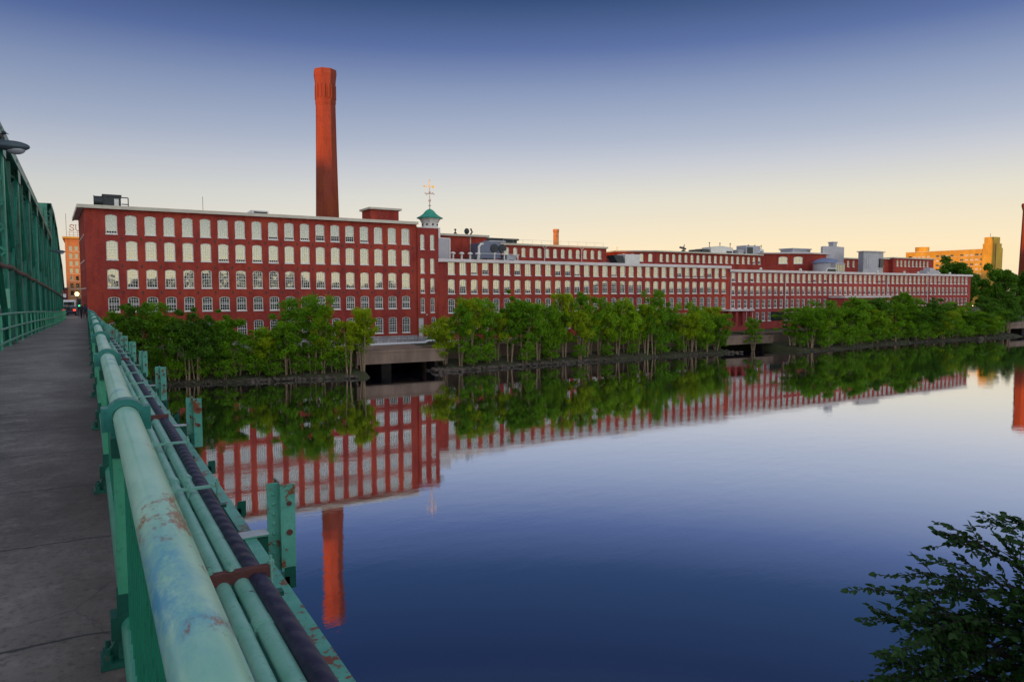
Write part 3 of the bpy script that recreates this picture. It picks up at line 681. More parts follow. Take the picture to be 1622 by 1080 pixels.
# C wing with the two broad windows
t = thing('brick_wing', (205, 165, -9), 'red brick wing with two broad triple windows facing the bridge', 'building')
wv = Vector((14.0, -8.5)); wl = Wall(193.7, 166, *wv.normalized()); lw_ = wv.length; e = Vector((193.7, 166)) + wv; mb = MB(); k = WIN['triple']
wl.build(mb, 0, lw_, [(-9, 8.6, []), (8.6, 12.6, [(7.6, k[3], 9.3, k[4], k[5]), (12.6, k[3], 9.3, k[4], k[5])])])
pw = [(193.7, 166), (e.x, e.y), (e.x + 10.5, e.y + .8), (e.x + 10.5, 185), (193.7, 185)]
for a, b in ((1, 2), (2, 3), (3, 4), (4, 0)): mb.face([(*pw[a], -9), (*pw[b], -9), (*pw[b], 12.6), (*pw[a], 12.6)])
part('wall', mb, M['mill_brick'], t); part('cornice', MB().prism([(193.3, 165.3), (e.x, e.y - .6), (e.x + 10.9, e.y + .2), (e.x + 10.9, 185.4), (193.3, 185.4)], 12.602, 13.0), M['cornice_white'], t)
put_windows(t, [(wl, 7.6, 9.3, 'triple', 0), (wl, 12.6, 9.3, 'triple', 0)])
# grey plant tower, domed bay, louvred plant, more brick
t = thing('grey_plant_room', (221.3, 162, 5), 'tall pale grey windowless plant room with a small roof stack', 'plant room')
part('wall', MB().prism([(215.9, 158.6), (220.7, 157.2), (227.2, 158.5), (227.2, 161), (218, 161)], 4, 15.4), M['pale_grey_panel'], t); part('stack', MB().box(221.3, 223.3, 158.6, 160.4, 15.402, 17.0).box(221.1, 223.5, 158.4, 160.6, 16.7, 17.1), M['grey_metal'], t)
t = thing('domed_pavilion', (208, 150, 4.5), 'pavilion with a rounded slate blue roof and pale glazed bay above the low mill', 'pavilion')
part('wall', MB().lathe((208.6, 152, 0), [(3.9, 4.5), (3.9, 9.3)], 20), M['pale_grey_panel'], t, True); part('roof', MB().lathe((208.6, 152, 0), [(4.3, 9.302), (4.1, 9.7), (3.1, 10.4), (1.7, 10.85), (.1, 11.0)], 20), M['slate_blue_roof'], t, True)
part('bay', MB().box(206.6, 211.6, 147.2, 150, 4.5, 8.9).prism([(206.4, 8.902), (211.9, 8.902), (209.1, 9.6)], 147, 150, 'y'), M['pale_grey_panel'], t)
mb = MB()
for x in (207.2, 208.2, 209.1, 210.0, 211.0): mb.box(x - .34, x + .34, 147.1, 147.19, 6.6, 8.6)
part('glazing', mb, M['dark_glass'], t)
t = thing('louvred_plant_room', (229, 152, 4.5), 'grey metal clad plant room with louvred corner standing on the low mill roof', 'plant room')
part('wall', MB().prism([(223.6, 148.8), (230, 147.8), (235, 149), (235, 151.6), (225, 151.6)], 5.6, 13.3), M['grey_metal'], t)
mb = MB()
for i in range(7): x = 224 + i; mb.box(x - .08, x + .08, 148.6 - i * .12, 148.75 - i * .12, 7.5, 12.2)
part('rib', mb, M['pale_grey_panel'], t); part('louvre', MB().prism([(231.2, 147.7), (234.9, 148.8), (234.9, 149.0), (231.2, 147.9)], 8.2, 11.2), M['dark_metal'], t); part('roof', MB().prism([(223.0, 148.3), (230, 147.2), (235.5, 148.6), (235.5, 152), (224.6, 152)], 13.302, 13.6), M['cornice_white'], t)
part('base_frame', MB().box(224.6, 234.8, 149.2, 151.5, 4.7, 5.59), M['dark_metal'], t)
def rowblock(x0, x1, y, d, zt, cols, label, zr=9.3):
    t = thing('brick_block', ((x0 + x1) / 2, y, -9), label, 'building'); wl = Wall(x0, y, 1, 0); k = WIN['back']; mb = MB()
    wl.build(mb, 0, x1 - x0, [(-9, zr - .5, []), (zr - .5, zt, [(c - x0, k[3], zr, k[4], k[5]) for c in cols])])
    for x, fl in ((x0, 1), (x1, 0)):
        f = [(x, y, -9), (x, y + d, -9), (x, y + d, zt), (x, y, zt)]; mb.face(f[::-1] if fl else f)
    part('wall', mb, M['mill_brick'], t); part('cornice', MB().box(x0 - .2, x1 + .4, y - .45, y + d, zt + .002, zt + .4), M['cornice_cream'], t)
    put_windows(t, [(wl, c - x0, zr, 'back', 0) for c in cols]); return t
rowblock(228.5, 247, 165, 14, 11.9, [236.0, 239.2, 242.4], 'short brick block with three arched windows left of the louvred plant room', 9.0)
rowblock(258.4, 285, 160, 14, 12.4, [261.4 + 2.46 * i for i in range(9)], 'rightmost distant brick block with nine tall windows below the orange apartment tower', 9.5)
rowblock(248, 258.3, 161.5, 12, 12.0, [254.5], 'narrow brick block with a single window between plant room and rightmost block', 9.4)

# ---- chimneys
def chimney(c, prof, mat, label, n=8, rot=R(12), panels=None):
    t = thing('chimney', (c[0], c[1], -9.3), label, 'chimney')
    part('shaft', MB().lathe((c[0], c[1], 0), prof, n, rot), M[mat], t)
    r, z = prof[-1]; part('rim', MB().lathe((c[0], c[1], 0), [(r * 1.0, z + .002), (r * .99, z + .25), (r * .7, z + .25), (r * .66, z - .5)], n, rot), M[mat], t)
    if panels:
        m = MB()
        for k_ in range(n):
            a = rot + 2 * math.pi * (k_ + .5) / n; rr = panels[0] * math.cos(math.pi / n)
            for s in (-1, 1):
                p = Vector((c[0] + rr * math.cos(a), c[1] + rr * math.sin(a), 0)) + Vector((-math.sin(a), math.cos(a), 0)) * s * .42
                m.bar((p.x, p.y, panels[1]), (p.x, p.y, panels[2]), .34, .16, (math.cos(a), math.sin(a), 0))
        part('recess_rib', m, M[mat], t)
    return t
chimney((41.75, 143), [(2.75, -9.3), (2.55, 2), (2.33, 14.5), (2.08, 28), (1.97, 36.4), (2.05, 36.7), (2.06, 37.6), (2.02, 38.0), (2.02, 40.0), (2.12, 41.2), (2.27, 42.2), (2.24, 42.9)], 'chimney_brick', 'tall octagonal brick chimney rising behind the tall mill, its upper part lit by the sunset', panels=(2.08, 37.5, 40.2))
chimney((117.9, 175), [(.95, -9), (.85, 8), (.8, 17.1), (.9, 17.3), (.9, 17.8)], 'orange_brick', 'short slim orange lit chimney behind the set back mill roof', 14, 0)
chimney((383.2, 170), [(5.6, -9.3), (4.6, 10), (4.15, 30), (4.0, 38), (4.6, 40.2), (4.6, 41)], 'chimney_brick', 'broad brick chimney cut off by the right edge of the view', 8, R(10))

# ---- orange sunlit apartment tower far right
t = thing('apartment_tower', (470, 240, -9), 'sunlit orange apartment tower with a long wing above the trees at right', 'building')
part('tower', MB().box(474.7, 482.5, 230, 237, -9, 29.3).box(475.2, 482.3, 231, 236.5, 29.302, 33.2), M['tan_brick'], t)
part('side_bay', MB().box(482.52, 485.2, 230.6, 237, -9, 26.8), M['tan_brick'], t)
part('recess_strip', MB().box(475.2, 475.9, 229.9, 229.99, -9, 29.2), M['dark_void'], t)
wg = Wall(474.8, 285.2, 0, -1); mb = MB(); zr = [4.6 + 2.95 * i for i in range(7)]; uu = [3 + 3.0 * i for i in range(16)]
bz = [-9] + [zr[0] - .9 + 2.95 * i for i in range(1, 7)] + [25.9]
bands = [(a, b, [(u, 2.0, z, 1.15, 0) for u in uu if not (u in (uu[5], uu[10]))]) for z, a, b in zip(zr, bz, bz[1:])]
wg.build(mb, 0, 48, bands, .3); mb.face([(474.8, 237.2, 25.9), (488, 237.2, 25.9), (488, 285.2, 25.9), (474.8, 285.2, 25.9)]); mb.face([(474.8, 285.2, -9), (488, 285.2, -9), (488, 285.2, 25.9), (474.8, 285.2, 25.9)]); mb.face([(488, 237.2, -9), (488, 285.2, -9), (488, 285.2, 25.9), (488, 237.2, 25.9)]); mb.face([(482.6, 237.2, -9), (488, 237.2, -9), (488, 237.2, 25.9), (482.6, 237.2, 25.9)])
part('wing', mb, M['tan_brick'], t)
mes = [MB().box(-1.0, 1.0, .0, .05, 0, 1.15).box(-.04, .04, -.05, 0, 0, 1.15).mesh('window', M[k_]) for k_ in ('pale_steel', 'dark_glass', 'dark_void')]; rw_ = random.Random(6)
for z in zr:
    for u in uu:
        if u not in (uu[5], uu[10]): inst('window', mes[rw_.choice((0, 0, 1, 2)) if u < 33 else rw_.choice((0, 0, 0, 1))], t, Vector(wg.P(u, .22, z)) - woff(t), wg.rz())
mb = MB()
for z in zr: mb.box(474.66, 474.78, 237.3, 284.6, z - .5, z - .3)
part('floor_band', mb, M['cornice_cream'], t)
part('lift_house', MB().lathe((479.5, 277, 0), [(4.0, 26.302), (4.2, 29.4)], 12), M['tan_brick'], t); part('roof_line', MB().box(474.5, 488.3, 237.3, 285.4, 25.902, 26.3), M['cornice_cream'], t)
part('aerial', MB().tube([(477, 234, 33.2), (477, 234, 35.5)], .12, 6), M['dark_metal'], t)

# ---- sunlit tower block with roof sign at the end of the street
t = thing('apartment_block', (8, 240, -3.3), 'sunlit orange high rise block at the end of the street beyond the bridge', 'building')
fw = Wall(-4.75, 240, 1, 0); mb = MB(); zs = [-1.0 + 2.1 * i for i in range(7)]; us = [1.3, 2.7, 4.1, 5.6, 7.2, 8.8]
bz = [-3.4] + [z - .55 for z in zs[1:]] + [15.0]
fw.build(mb, 0, 22, [(a, b, [(u, .75, z, 1.25, 0) for u in us]) for z, a, b in zip(zs, bz, bz[1:])], .3)
for f in ([(-4.75, 240, -3.4), (-4.75, 262, -3.4), (-4.75, 262, 15), (-4.75, 240, 15)][::-1], [(-4.75, 240, 15), (17.25, 240, 15), (17.25, 262, 15), (-4.75, 262, 15)], [(17.25, 240, -3.4), (17.25, 262, -3.4), (17.25, 262, 15), (17.25, 240, 15)], [(17.25, 262, -3.4), (-4.75, 262, -3.4), (-4.75, 262, 15), (17.25, 262, 15)]): mb.face(f)
part('wall', mb, M['orange_brick'], t)
me = MB().box(-.38, .38, 0, .05, 0, 1.25).mesh('window', M['dark_glass'])
for z in zs:
    for u in us: inst('window', me, t, Vector(fw.P(u, .2, z)) - woff(t))
part('cornice', MB().box(-5.3, 17.6, 239.5, 262.4, 15.002, 15.5), M['tan_brick'], t)
mb = MB()
for z in zs: mb.box(-3.9, 4.6, 239.9, 239.99, z - .32, z - .18)
part('sill_band', mb, M['cornice_cream'], t)
part('aerial', MB().tube([(-4.3, 241, 15.4), (-4.3, 241, 22)], .06, 6), M['dark_metal'], t)
sg = thing('roof_sign', (-2, 243, 15.5), 'rooftop sign of open steel letters SU above the sunlit high rise block', 'sign')
def stroke(m, pts, w, y): 
    for a, b in zip(pts, pts[1:]): m.bar((a[0], y, a[1]), (b[0], y, b[1]), w, .25, (0, 1, 0)) if False else m.bar((a[0], y, a[1]), (b[0], y, b[1]), .25, w, Vector((0, 1, 0)).cross(Vector((b[0] - a[0], 0, b[1] - a[1]))))
m = MB(); sx, sz, y = -3.5, 17.45, 243
P = [(1.35, 1.75), (1.25, 2.15), (.95, 2.35), (.5, 2.35), (.15, 2.1), (.1, 1.75), (.3, 1.4), (.75, 1.2), (1.15, 1.0), (1.4, .65), (1.3, .25), (.95, .02), (.45, .02), (.12, .25), (.02, .65)]
stroke(m, [(sx + a * .75, sz + b * .70) for a, b in P], .22, y); m.box(sx + .96, sx + 1.10, y - .12, y + .12, sz + 1.1, sz + 1.68); m.box(sx - .05, sx + .09, y - .12, y + .12, sz, sz + .55)
part('letter_s', m, M['sign_metal'], sg)
m = MB(); sx = -2.2
P = [(.25, 2.35), (.25, .6), (.45, .15), (.8, 0), (1.15, .15), (1.3, .6), (1.3, 2.35)]; stroke(m, [(sx + a * .85, sz + b * .70) for a, b in P], .22, y); m.box(sx - .05, sx + .48, y - .12, y + .12, sz + 1.58, sz + 1.70); m.box(sx + .82, sx + 1.36, y - .12, y + .12, sz + 1.58, sz + 1.70)
part('letter_u', m, M['sign_metal'], sg)
m = MB()
for x in (-3.6, -2.6, -1.6, -.6, .4, 1.4): m.bar((x, y + .2, 15.5), (x, y + .2, 17.3), .09, .09)
for z in (16.2, 16.95): m.bar((-4.0, y + .2, z), (8, y + .2, z), .08, .1)
part('sign_frame', m, M['sign_metal'], sg)

# ---- golden steeple
t = thing('steeple', (152.4, 190, -9), 'small golden pointed steeple peeping over the long mill roof', 'steeple')
part('spire', MB().lathe((152.4, 190, 0), [(1.55, 10.6), (1.2, 11.2), (.75, 12.2), (.3, 13.4), (.05, 14.0)], 8), M['gold_leaf'], t); part('tower', MB().box(151, 153.8, 188.6, 191.4, -9, 10.598), M['white_trim'], t)
part('finial', MB().tube([(152.4, 190, 13.9), (152.4, 190, 15.0)], .07, 6).bar((152.0, 190, 14.6), (152.8, 190, 14.6), .08, .08), M['gold_leaf'], t)

# ---- roof furniture
t = thing('brick_lift_house', (46.9, 126, 12.3), 'square red brick lift house standing on the tall mill roof left of the cupola', 'roof house')
part('wall', MB().box(46.8, 52.4, 132, 137, 12.302, 15.55), M['mill_brick'], t); part('cornice', MB().box(46.4, 52.9, 131.6, 137.4, 15.552, 15.92), M['cornice_cream'], t)
t = thing('roof_plant', (3.6, 126, 12.3), 'dark cluster of ventilation plant on the left end of the tall mill roof', 'roof plant')
part('housing', MB().box(2.6, 5.0, 125.5, 128, 12.302, 14.5).box(2.5, 5.1, 125.4, 128.1, 14.3, 14.62), M['dark_metal'], t); part('fan_drum', MB().tube([(1.5, 126, 13.5), (2.58, 126, 13.5)], .85, 14).tube([(1.4, 126, 13.5), (1.5, 126, 13.5)], .95, 14).box(1.4, 2.55, 125.3, 126.8, 12.302, 12.9), M['dark_metal'], t, True)
part('panel', MB().box(4.1, 4.7, 125.4, 125.49, 12.7, 14.0), M['white_trim'], t)
m = MB()
for a, b in (((5.1, 126, 14.3), (6.0, 126, 14.3)), ((6.0, 126, 12.3), (6.0, 126, 14.3)), ((5.1, 126, 13.3), (6.0, 126, 13.3)), ((6, 126, 12.7), (6.6, 126, 12.4))): m.bar(a, b, .14, .14)
part('frame', m, M['dark_metal'], t)
t = thing('air_handler', (25, 126, 12.3), 'low white air handler with a dark hood on the middle of the tall mill roof', 'air handler')
part('cabinet', MB().box(23.9, 26.6, 125.2, 127.4, 12.302, 13.4), M['white_trim'], t); part('hood', MB().prism([(23.2, 12.9), (24.0, 13.5), (24.0, 12.8)], 125.4, 127.2, 'y'), M['white_trim'], t); part('grille', MB().box(24.3, 26.4, 125.1, 125.19, 12.5, 13.2), M['dark_metal'], t)
solo('roof_aerial', MB().tube([(16.6, 126, 12.3), (16.6, 126, 15.2)], .035, 5).tube([(16.6, 126, 12.3), (16.6, 126, 12.6)], .12, 6), M['dark_metal'], 'thin whip aerial on the tall mill roof', 'aerial')
t = thing('stair_box', (59.8, 128, 5.9), 'pale grey stair box against the cupola tower on the long mill roof', 'roof house')
part('wall', MB().box(58.6, 61.2, 127.8, 131, 5.9, 10.2), M['pale_grey_panel'], t); part('edge_trim', MB().box(58.5, 61.3, 127.7, 131.1, 10.202, 10.4).box(61.1, 61.32, 127.68, 127.79, 5.9, 10.2), M['white_trim'], t)
t0 = None
for i, (x, lab) in enumerate(((59.6, 'white mushroom vent nearest the cupola tower on the long mill roof'), (61.4, 'white mushroom vent at the right edge of the grey stair box'), (63.2, 'white mushroom vent right of the stair box, second from the cooling plant'), (64.9, 'white mushroom vent nearest the cooling plant'))):
    if t0 is None:
        t0 = thing('roof_vent', (x, 123, 5.9), lab, 'vent', 'mushroom vents on the long mill roof')
        part('stem', MB().tube([(0, 0, 0), (0, 0, 1.2)], .2, 8), M['white_trim'], t0, True, True); part('cap', MB().lathe((0, 0, 1.2), [(.5, .0), (.5, .16), (.3, .34), (.05, .4)], 10), M['white_trim'], t0, True, True)
    else: dup(t0, (x, 123, 5.9), lab)
t = thing('cooling_plant', (75.8, 137.3, 5.9), 'large blue grey cooling plant with two round fans on the long mill roof', 'cooling plant')
part('housing', MB().prism([(72.8, 7.2), (78.0, 7.2), (78.0, 10.6), (75.2, 10.8), (72.8, 10.4)], 137.3, 141.5, 'y'), M['blue_grey_metal'], t)
for x in (76.4, 78.4): part('fan', MB().tube([(x, 137.0, 9.4), (x, 137.6, 9.4)], .92, 14).tube([(x, 136.9, 9.4), (x, 137.02, 9.4)], .33, 8), M['dark_metal'], t, True)
part('upper_hood', MB().box(75.4, 79.6, 137.8, 141, 10.802, 11.1), M['grey_metal'], t); part('lower_deck', MB().box(69.8, 81.5, 135.9, 141, 6.5, 6.9).box(78.9, 81.3, 136.1, 139.5, 6.9, 8.0), M['grey_metal'], t)
m = MB(); m.tube([(72.4, 136.8, 6), (72.4, 136.8, 9.6), (72.9, 136.8, 10.15), (73.5, 137, 10.15)], .26, 8)
for x, z in ((75.6, 8.3), (78, 8.7), (81.4, 8.0)): m.tube([(x, 135.7, 6.1), (x, 135.7, z), (x + .4, 135.9, z)], .14, 6)
m.bar((70.8, 135.6, 8.1), (81.3, 135.6, 8.1), .09, .09); part('pipework', m, M['white_trim'], t, True)
for x, z in ((68.8, .9), (69.8, 1.3), (71.0, 1.0), (73.7, 1.0), (77, .9), (79.5, .8)): part('equipment', MB().box(x - .42, x + .42, 134.8, 135.6, 5.95, 6.1 + z), M['dark_metal'], t)
t = thing('rooftop_chiller', (108, 128, 5.9), 'white rooftop chiller with a dark slanted louvre in front of the set back mill', 'roof unit')
part('cabinet', MB().box(104.2, 108.4, 127, 130, 6.1, 8.4), M['white_trim'], t); part('louvre', MB().prism([(100.9, 8.1), (103.6, 8.1), (104.3, 6.2), (102.2, 6.2)], 127, 129.5, 'y'), M['dark_metal'], t); part('skid', MB().box(101, 108.6, 126.9, 130.1, 5.85, 6.098), M['grey_metal'], t)
def mono(name, mb, mat, label, cat): return solo(name, mb, M[mat], label, cat)
mono('roof_fan', MB().tube([(75.2, 148, 12.75), (75.2, 148, 13.2)], .25, 8).ball((75.2, 148, 13.75), .6, .6, .7).tube([(75.9, 148, 12.75), (76.6, 148, 13.6), (76.2, 148, 14.4)], .18, 6), 'dark_metal', 'dark round fan on the windowless block roof', 'fan')
mono('roof_fan', MB().tube([(72.3, 148, 12.75), (72.3, 148, 14.0)], .15, 8).lathe((72.3, 148, 12.75), [(.5, 0), (.3, .6), (.12, .65)], 8).ball((72.3, 148, 14.0), .28, .28, .2), 'dark_metal', 'small dark conical vent left of the round fan on the windowless block', 'vent')
mono('roof_fan', MB().tube([(66.8, 148, 12.75), (66.8, 148, 13.7)], .1, 8).ball((66.8, 148, 13.7), .25, .25, .25), 'dark_metal', 'thin vent with a ball cap right beside the cupola', 'vent')
mono('dish_mount', MB().tube([(161, 168, 12.3), (161, 168, 14.2)], .14, 6).lathe((161, 168, 12.3), [(1.0, 0), (.4, .7)], 6).bar((159.6, 168, 13.8), (162.0, 168, 13.3), .5, .5).tube([(161.4, 168, 13.4), (161.4, 168, 14.8)], .1, 5), 'dark_metal', 'dark dish mount on the bent front mill roof left of the white plant rooms', 'aerial')
mono('roof_unit', MB().box(166.2, 168.6, 168, 171, 12.3, 13.3).box(169, 172.4, 168, 171, 12.3, 13.6), 'dark_metal', 'dark stepped roof units left of the white gabled plant room', 'roof unit')
def plant(x0, x1, y, z0, z1, lab, posts=True):
    t = thing('plant_room', ((x0 + x1) / 2, y, z0), lab, 'plant room'); xm = (x0 + x1) / 2
    part('wall', MB().prism([(x0, z0), (x1, z0), (x1, z1 - .5), (xm, z1), (x0, z1 - .5)], y, y + 4, 'y'), M['white_trim'], t)
    m = MB()
    for x in (x0 + .3, xm, x1 - .3): m.tube([(x, y + 1, z1 - .5), (x, y + 1, z1 + .9)], .1, 6).ball((x, y + 1, z1 + .9), .22, .22, .22, 8, 4)
    part('vent_pipe', m, M['dark_metal'], t, True); part('grille', MB().box(x1 - 3.0, x1 - .5, y - .1, y - .01, z0 + .15, z0 + .9), M['dark_metal'], t)
plant(173, 183, 168, 12.3, 14.8, 'white gabled plant room with three vent pipes on the bent front mill')
plant(195.5, 202.5, 172, 12.9, 15.0, 'smaller white gabled plant room right of the grey roof box')
t = thing('grey_roof_box', (190.5, 167, 12.3), 'grey roof box with a dark opening at the joint of distant mill and wing', 'roof unit')
part('cabinet', MB().box(187.3, 194.2, 166.5, 170.5, 12.3, 15.2), M['grey_metal'], t); part('opening', MB().box(187.9, 190.6, 166.4, 166.49, 12.6, 14.6), M['dark_metal'], t)
mono('roof_unit', MB().box(184.2, 186.8, 167, 170, 12.3, 13.6).box(184.0, 187, 166.8, 170.2, 13.3, 13.7), 'grey_metal', 'small grey roof unit left of the grey roof box', 'roof unit')
mono('roof_unit', MB().box(206, 215.2, 163, 168, 13.0, 14.5).box(205.6, 215.4, 162.6, 168.4, 14.3, 14.7), 'grey_metal', 'long grey roof unit left of the pale plant tower', 'roof unit')
t = thing('roof_light', (140, 124, 5.9), 'pale ridged roof skylight on the right part of the long mill', 'skylight')
mono('skylight', MB().prism([(99.2 + 2, 5.9), (112.5, 5.9), (111, 6.7), (102, 6.7)], 131, 134, 'y'), 'cornice_white', 'long low pale skylight below the left corner of the distant bent front mill', 'skylight')
mono('skylight', MB().prism([(114.5, 5.9), (131, 5.9), (128, 6.6), (116.5, 6.6)], 132, 135, 'y'), 'cornice_white', 'long low pale skylight right of the other skylight on the long mill', 'skylight')
bpy.data.objects.remove(t)
t0 = None
for i, x in enumerate((145, 160, 193, 206, 213, 218, 224, 230)):
    lab = 'small white ball vent on the low mill roof, %s from its left end' % ORD[i]
    if t0 is None:
        t0 = thing('ball_vent', (x, 124, 4.7), lab, 'vent', 'ball vents on the low mill roof'); part('stem', MB().tube([(0, 0, 0), (0, 0, .8)], .14, 6), M['white_trim'], t0, True, True); part('head', MB().ball((0, 0, .95), .38, .38, .38, 10, 6), M['white_trim'], t0, True, True)
    else: dup(t0, (x, 124, 4.7), lab)
t = thing('entrance_canopy', (197, 126, 4.7), 'white framed arched canopy on the low mill roof before the domed pavilion', 'canopy')
part('frame', MB().tube([(173, 126, 5), (173.6, 126, 6.3), (177.6, 126, 6.3), (179, 126, 5.0)], .18, 6), M['white_trim'], t, True); part('dark_panel', MB().box(174, 177.4, 126.1, 126.4, 4.9, 6.15), M['dark_metal'], t)
mono('roof_unit', MB().box(222.5, 227.5, 126, 129, 4.9, 6.6).box(223.5, 226, 126.5, 128.5, 6.6, 7.3), 'pale_grey_panel', 'pale grey roof unit near the right end of the low mill roof', 'roof unit')
for (x, lab) in ((217.5, 'small lit wall lamp low on the right end of the low mill'), (234.9, 'small lit wall lamp on the right corner of the low mill')):
    t = thing('wall_lamp', (x, 119.6, -4.3), lab, 'lamp'); part('bracket', MB().box(x - .06, x + .06, 119.5, 119.99, -4.2, -4.1), M['dark_metal'], t); part('bulb', MB().ball((x, 119.4, -4.3), .16, .16, .16, 8, 5), M['warm_bulb'], t, True)

# ------------------------------------------------------------------ bridge: sidewalk, road, railing, pipes, brackets
def strip(mb, x0, x1, top, bot, ya=-8, yb=112, st=1.0):
    n = int((yb - ya) / st); ys = [ya + (yb - ya) * i / n for i in range(n + 1)]
    for a, b in zip(ys, ys[1:]):
        za, zb_ = zd(a), zd(b)
        mb.face([(x0, a, za + top), (x1, a, za + top), (x1, b, zb_ + top), (x0, b, zb_ + top)]); mb.face([(x0, a, za + bot), (x0, b, zb_ + bot), (x1, b, zb_ + bot), (x1, a, za + bot)])
        mb.face([(x1, a, za + bot), (x1, b, zb_ + bot), (x1, b, zb_ + top), (x1, a, za + top)]); mb.face([(x0, a, za + top), (x0, b, zb_ + top), (x0, b, zb_ + bot), (x0, a, za + bot)])
    return mb
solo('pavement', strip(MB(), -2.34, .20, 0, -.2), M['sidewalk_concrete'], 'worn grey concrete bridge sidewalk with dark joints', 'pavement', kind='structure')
solo('road', strip(MB(), -10.5, -2.5, -.12, -.4, -8, 103), M['asphalt'], 'asphalt bridge roadway behind the green truss', 'road', kind='structure')
mb = MB().box(-14, -.05, 103.2, 239, -9.4, -3.42); solo('street', mb, M['asphalt'], 'street running on beyond the bridge beside the mill', 'road', kind='structure')
solo('pavement', MB().box(-2.3, -.06, 112.02, 230, -3.41, -3.27), M['sidewalk_concrete'], 'concrete pavement beside the tall mill beyond the bridge', 'pavement', kind='structure')
t = thing('bridge_abutment', (-6, 104, WATER), 'stone abutment carrying the far end of the bridge', 'abutment')
part('wall', MB().box(-14, 1.4, 103.0, 107, WATER - .5, -3.75), M['granite'], t)

def along(x, off, y0, y1, st=1.0):
    n = max(2, int((y1 - y0) / st)); return [(x, y0 + (y1 - y0) * i / n, zd(y0 + (y1 - y0) * i / n) + off) for i in range(n + 1)]
rail = thing('bridge_railing', (.15, 40, zd(40)), 'thick pale green pipe railing with cast collars along the bridge sidewalk', 'railing')
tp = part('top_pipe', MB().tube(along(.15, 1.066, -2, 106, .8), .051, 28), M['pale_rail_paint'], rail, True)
part('lower_pipe', MB().tube(along(.145, .17, -2, 106, 1), .045, 14), M['handrail_paint'], rail, True)
posts = [3.48 + 3.1 * i for i in range(-1, 34)]
def post_mb(): return MB().box(.095, .195, -.045, .045, .31, .90)
def sleeve_mb(a, b): return MB().box(.088, .202, -.052, .052, a, b)
def base_mb():
    m = MB(); m.box(.02, .25, -.075, .075, .002, .028); m.prism([(.035, .028), (.088, .028), (.088, .12)], -.02, .02, 'y')
    for y in (-.045, .045): m.lathe((.05, y, .028), [(.02, 0), (.02, .028), (.011, .03), (.011, .055)], 6)
    return m
def collar_mb(r, hw, drop, zc):
    m = MB(); n = 24; ro = r + .030; ri = r + .003; base = len(m.v); y0, y1 = -hw, hw
    for yy, rr in ((y0, ri), (y0, ro), (y1, ro), (y1, ri)):
        for j in range(n): a = 2 * math.pi * j / n; m.v.append((.15 + rr * math.cos(a), yy, zc + rr * math.sin(a)))
    for k_ in range(4):
        for j in range(n):
            a, b = base + k_ * n + j, base + k_ * n + (j + 1) % n; c, d_ = base + ((k_ + 1) % 4) * n + (j + 1) % n, base + ((k_ + 1) % 4) * n + j
            m.f.append((a, b, c, d_)); m.m.append(0)
    # square shoulders either side and saddle under the pipe
    m.box(.15 - ro - .012, .15 - ro + .016, y0 * .9, y1 * .9, zc - .055, zc + .045); m.box(.15 + ro - .016, .15 + ro + .012, y0 * .9, y1 * .9, zc - .055, zc + .045)
    m.box(.15 - ro * .72, .15 + ro * .72, y0 * .8, y1 * .8, zc - ro - drop, zc - r - .006)
    return m
pm = post_mb().mesh('post', M['green_paint']); bm_ = base_mb().mesh('base_plate', M['dark_green_paint_and_shade']); cm = collar_mb(.051, .042, .05, 1.066).mesh('collar', M['teal_cast'], smooth=True); sm_ = sleeve_mb(.03, .309).mesh('sleeve', M['dark_green_paint_and_shade']); sm2 = sleeve_mb(.901, .985).mesh('sleeve', M['dark_green_paint_and_shade']); lm = collar_mb(.045, .060, .02, .17).mesh('lower_collar', M['dark_green_paint_and_shade'], smooth=True)
o0 = woff(rail)
for y in posts:
    p = inst('post', pm, rail, Vector((0, y, zd(y))) - o0); inst('base_plate', bm_, p); inst('collar', cm, p); inst('sleeve', sm_, p); inst('sleeve', sm2, p); inst('lower_collar', lm, p)
for a, b in zip(posts, posts[1:]):
    m = MB(); n = 22 if a < 45 else 14
    for i in range(1, n):
        y = a + .06 + (b - a - .12) * i / n; m.box(.128, .172, y - .007, y + .007, zd(y) + .20, zd(y) + 1.0)
    m.bar((.15, a + .06, zd(a) + .97), (.15, b - .06, zd(b) + .97), .05, .03)
    part('picket_panel', m, M['picket_paint'], rail)
rail.location.x -= .022
# sidewalk left handrail
hr = thing('handrail', (-2.3, 40, zd(40)), 'three bar pale green handrail between the sidewalk and the truss', 'railing')
for off in (1.08, .64, .22): part('rail', MB().tube(along(-2.17, off, -4, 104, 1.5), .038, 8), M['handrail_paint'], hr, True)
pm = MB().box(-.03, .03, -.03, .03, -.1, 1.07).box(-.03, .03, .03, .045, -.1, .95).mesh('post', M['green_paint'])
for i in range(38): y = 2 + 2.7 * i; inst('post', pm, hr, Vector((-2.23, y, zd(y))) - woff(hr))

# utility pipes outside the railing
for x, r, mt, lab, z in ((.57, .038, 'utility_green', 'slim green utility pipe nearest the bridge railing', .02), (.668, .045, 'utility_green', 'thicker green utility pipe between the slim pipe and the black pipe', .02), (.758, .052, 'black_insulation', 'black wrapped insulated pipe on the outer side of the bridge', .03)):
    t = thing('utility_pipe', (x, 40, zd(40)), lab, 'pipe')
    wob = [(px + .012 * math.sin(y * .8 + x * 9) * (1 if mt[0] == 'b' else .3), y, zz + .012 * math.sin(y * 1.3 + x * 5) * (1 if mt[0] == 'b' else .3)) for px, y, zz in along(x, z, -2, 104, .5)]
    part('pipe', MB().tube(wob, r, 16), M[mt], t, True)
    if mt[0] == 'u':
        cme = MB().tube([(0, -.05, 0), (0, .05, 0)], r + .007, 16).mesh('coupling', M[mt], smooth=True)
        for i in range(17): y = 3.25 + 3.05 * i + x * .3; inst('coupling', cme, t, Vector((x, y, zd(y) + z)) - woff(t))
